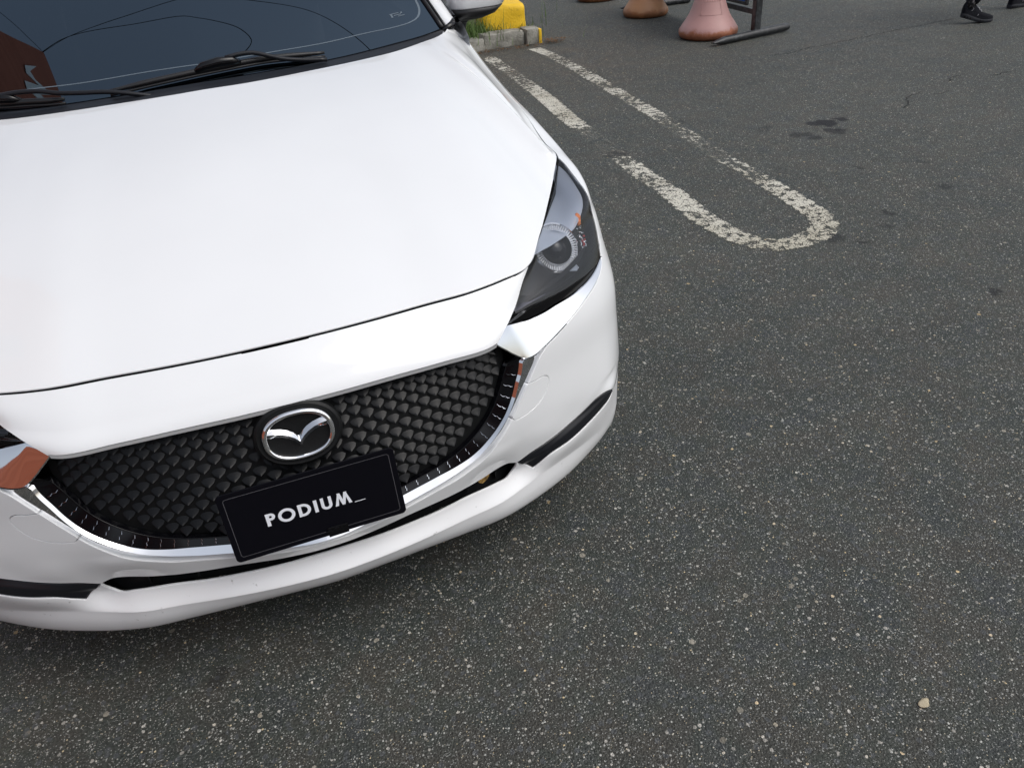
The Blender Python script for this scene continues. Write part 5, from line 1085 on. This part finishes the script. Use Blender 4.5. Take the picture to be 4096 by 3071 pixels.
def shoe(origin, yaw, lift):
    """origin: ball of the foot on the ground; heel raised by lift"""
    L_ = .29; secs = []
    # u from heel 0 to toe 1: (u, halfwidth, sole thickness, upper height)
    for u, hw, st_, uh in ((0, .024, .034, .075), (.05, .032, .036, .10), (.18, .037, .037, .115), (.34, .037, .034, .110), (.46, .040, .030, .088), (.60, .046, .028, .062), (.75, .048, .027, .048), (.88, .042, .026, .038), (.97, .028, .026, .026), (1.0, .016, .026, .016)):
        secs.append((u, hw, st_, uh))
    c, s_ = math.cos(yaw), math.sin(yaw)
    def tr(x, y, z):
        hx = x-.66*L_; zz = z+(lift*max(0, -hx/(.66*L_))**1.3 if hx < 0 else 0)+max(0, hx-.05)**2*2.0
        return Vector((origin[0]+hx*c-y*s_, origin[1]+hx*s_+y*c, origin[2]+zz+.002))
    bm = bmesh.new(); rr = []
    for u, hw, st_, uh in secs:
        rr.append([bm.verts.new(tr(u*L_, y, z)) for y, z in ((-hw*.88, 0), (-hw*1.06, st_*.5), (-hw*1.0, st_), (hw*1.0, st_), (hw*1.06, st_*.5), (hw*.88, 0))])
    for a, b in zip(rr, rr[1:]):
        for i in range(6): bm.faces.new((a[i], a[(i+1) % 6], b[(i+1) % 6], b[i]))
    bm.faces.new(rr[0][::-1]); bm.faces.new(rr[-1]); bmesh.ops.recalc_face_normals(bm, faces=bm.faces[:]); sh = bm_obj('shoe', bm, M['sole'], PE, smooth=True, sharp=45, bevel=.003)
    bm = bmesh.new(); rr = []
    for u, hw, st_, uh in secs[:]:
        ring = []
        for k in range(9):
            a = math.pi*k/8; cs = math.cos(a); ring.append(bm.verts.new(tr(u*L_*.985+.002, -hw*.97*math.copysign(abs(cs)**.8, cs)*(1-.35*math.sin(a)*(uh > .07)), st_*.93+uh*math.sin(a)**.75)))
        rr.append(ring)
    for a, b in zip(rr, rr[1:]):
        for i in range(8): bm.faces.new((a[i], a[i+1], b[i+1], b[i]))
    bm.faces.new(rr[0]); bm.faces.new(rr[-1]); bmesh.ops.recalc_face_normals(bm, faces=bm.faces[:]); up_ = bm_obj('shoe_upper', bm, M['shoe'], sh, smooth=True)
    bm = bmesh.new(); tube(bm, [tr(.20*L_, 0, .10), tr(.20*L_, 0, .16), tr(.23*L_, 0, .22)], [.040, .040, .044], 12); bm_obj('ankle_collar', bm, M['sock'], sh, smooth=True)
    for i in range(4):
        bm = bmesh.new(); u = .36+.065*i; z = np.interp(u, [q[0] for q in secs], [q[2]*.93+q[3] for q in secs])+.002; tube(bm, [tr(u*L_, -.022, z-.012), tr(u*L_+.004, 0, z+.003), tr(u*L_, .022, z-.012)], .0035, 6); bm_obj('lace', bm, M['lace'], sh, smooth=True)
    bm = None
    for i in (0, 1): bm = bmesh.new(); bmesh.ops.create_uvsphere(bm, u_segments=10, v_segments=6, radius=.006, matrix=Matrix.Translation(tr((.55+.07*i)*L_, -.047, .016))); bm_obj('sole_hole', bm, M['void'], sh)
    for i in (0, 1, 2): bm = bmesh.new(); bmesh.ops.create_uvsphere(bm, u_segments=10, v_segments=6, radius=.007, matrix=Matrix.Translation(tr((.04+.09*i)*L_, -.036, .016))); bm_obj('sole_hole', bm, M['void'], sh)
    bm = bmesh.new(); tube(bm, [tr(.22*L_, -.0335, .075), tr(.25*L_, -.0345, .085), tr(.27*L_, -.034, .098), tr(.24*L_, -.033, .105)], .0016, 5); bm_obj('shoe_mark', bm, M['lace'], sh); bm = bmesh.new(); tube(bm, [tr(.43*L_, -.0375, .050), tr(.46*L_, -.036, .064)], .0018, 5); bm_obj('shoe_mark', bm, M['lace'], sh)
shoe((PX0+.0, PY0-.035, 0), math.radians(-16), .055)
shoe((PX0+.86, PY0+.30, 0), math.radians(4), .0)
# ------------------------------------------------------------------ terracotta building left of the car, seen in glass and chrome
def brick():
    m = mat('terracotta_brick', (.3, .12, .07), .85); co = coords(m); br = N_(m, 'ShaderNodeTexBrick'); b = m.node_tree.nodes['Principled BSDF']
    mp = N_(m, 'ShaderNodeMapping'); LK(m, co, mp.inputs[0]); mp.inputs['Rotation'].default_value = (math.radians(90), 0, math.radians(90)); LK(m, mp.outputs[0], br.inputs[0])
    br.inputs['Color1'].default_value = (.30, .075, .035, 1); br.inputs['Color2'].default_value = (.36, .10, .05, 1); br.inputs['Mortar'].default_value = (.26, .13, .09, 1); br.inputs['Scale'].default_value = 4; br.inputs['Mortar Size'].default_value = .012
    LK(m, br.outputs[0], b.inputs['Base Color']); return m
M['brick'] = brick(); M['pane'] = mat('window_pane', (.03, .035, .04), .05, spec=.8); M['wframe'] = mat('white_window_frame', (.7, .7, .68), .5)
def building(c, s, label, face, wins):
    bm = bmesh.new(); box(bm, (c[0], c[1], s[2]/2), s); bd = bm_obj('brick_building', bm, M['brick']); tag(bd, label, 'building')
    for (u, z, w_, h_) in wins:
        if face == 'x+': p = (c[0]+s[0]/2+.02, c[1]+u, z); sz, sz2 = (.06, w_, h_), (.02, w_-.16, h_-.16); p2 = (p[0]+.04, p[1], z)
        else: p = (c[0]+u, c[1]+s[1]/2+.02, z); sz, sz2 = (w_, .06, h_), (w_-.16, .02, h_-.16); p2 = (p[0], p[1]+.04, z)
        bm = bmesh.new(); box(bm, p, sz); wf = bm_obj('window', bm, M['wframe'], bd)
        bm = bmesh.new(); box(bm, p2, sz2); bm_obj('pane', bm, M['pane'], wf)
    return bd
WX = -6.3
bl = building((WX-3, 6.3, 0), (6, 5.6, 18.2), 'tall terracotta brick block beside the car with a white letter sign high on its wall', 'x+', [(u, z, 1.2, 1.4) for u in (-1.4,) for z in (2.2, 5.2, 8.2, 11.2)])
bm = bmesh.new(); SGN = [(-.45, .25), (-.2, -.12), (-.05, -.05), (.06, .42), (.22, -.1), (.30, .18), (.42, .18), (.28, -.55), (.12, -.5), (.04, .0), (-.1, -.3), (-.3, -.22)]
fa = [bm.verts.new((WX+.03, 7.45-1.5*x, 16.4+z*1.9)) for x, z in SGN]; fb = [bm.verts.new((WX+.01, 7.45-1.5*x, 16.4+z*1.9)) for x, z in SGN]; n = len(SGN)
bm.faces.new(fa); bm.faces.new(fb[::-1])
for i in range(n): bm.faces.new((fa[i], fb[i], fb[(i+1) % n], fa[(i+1) % n]))
bm.normal_update(); bmesh.ops.triangulate(bm, faces=bm.faces[:], ngon_method='EAR_CLIP'); bmesh.ops.recalc_face_normals(bm, faces=bm.faces[:]); bm_obj('wall_letter', bm, M['wframe'], bl)
building((-8.2, -4.75, 0), (6, 16.4, 2.3), 'low terracotta brick wing running along the car park left of the car', 'x+', [])
building((1.5, -30, 0), (34, 6, 7.0), 'low terracotta brick building across the car park behind the viewer', 'y+', [(u, z, 1.9, 1.5) for u in (-12, -8, -4, 0, 4, 8, 12) for z in (1.8, 5.0)])
M['wire'] = mat('cable_black', (.01, .01, .01), .6)
for pts, lb, rd in ((W1, 'upper black service cable sagging from the brick building over the car', .018), (W2, 'lower black service cable with a drooping end above the car', .021), (W3, 'thin cable running off along the building eaves', .014)):
    bm = bmesh.new(); tube(bm, [Vector(p) for p in smoothpts(pts, .15)], rd*.7, 6); tag(bm_obj('overhead_cable', bm, M['wire'], smooth=True), lb, 'cable', 'service cables above the car')
# pale pebble on the asphalt
bm = bmesh.new(); bmesh.ops.create_icosphere(bm, subdivisions=3, radius=1)
from mathutils import noise as _nz
for v in bm.verts:
    n = _nz.noise(v.co*1.3+Vector((3, 1, 0)))*.35+1; v.co = Vector((PEB[0]+v.co.x*.0135*n+v.co.y*.003, PEB[1]+v.co.y*.009*n, .003+v.co.z*.0035))
pb = bm_obj('pebble', bm, noisy(mat('pale_stone', (.40, .34, .22), .8), 120, (.34, .29, .19), (.46, .40, .28)), smooth=True)
tag(pb, 'single flat beige pebble lying on the open asphalt', 'pebble')
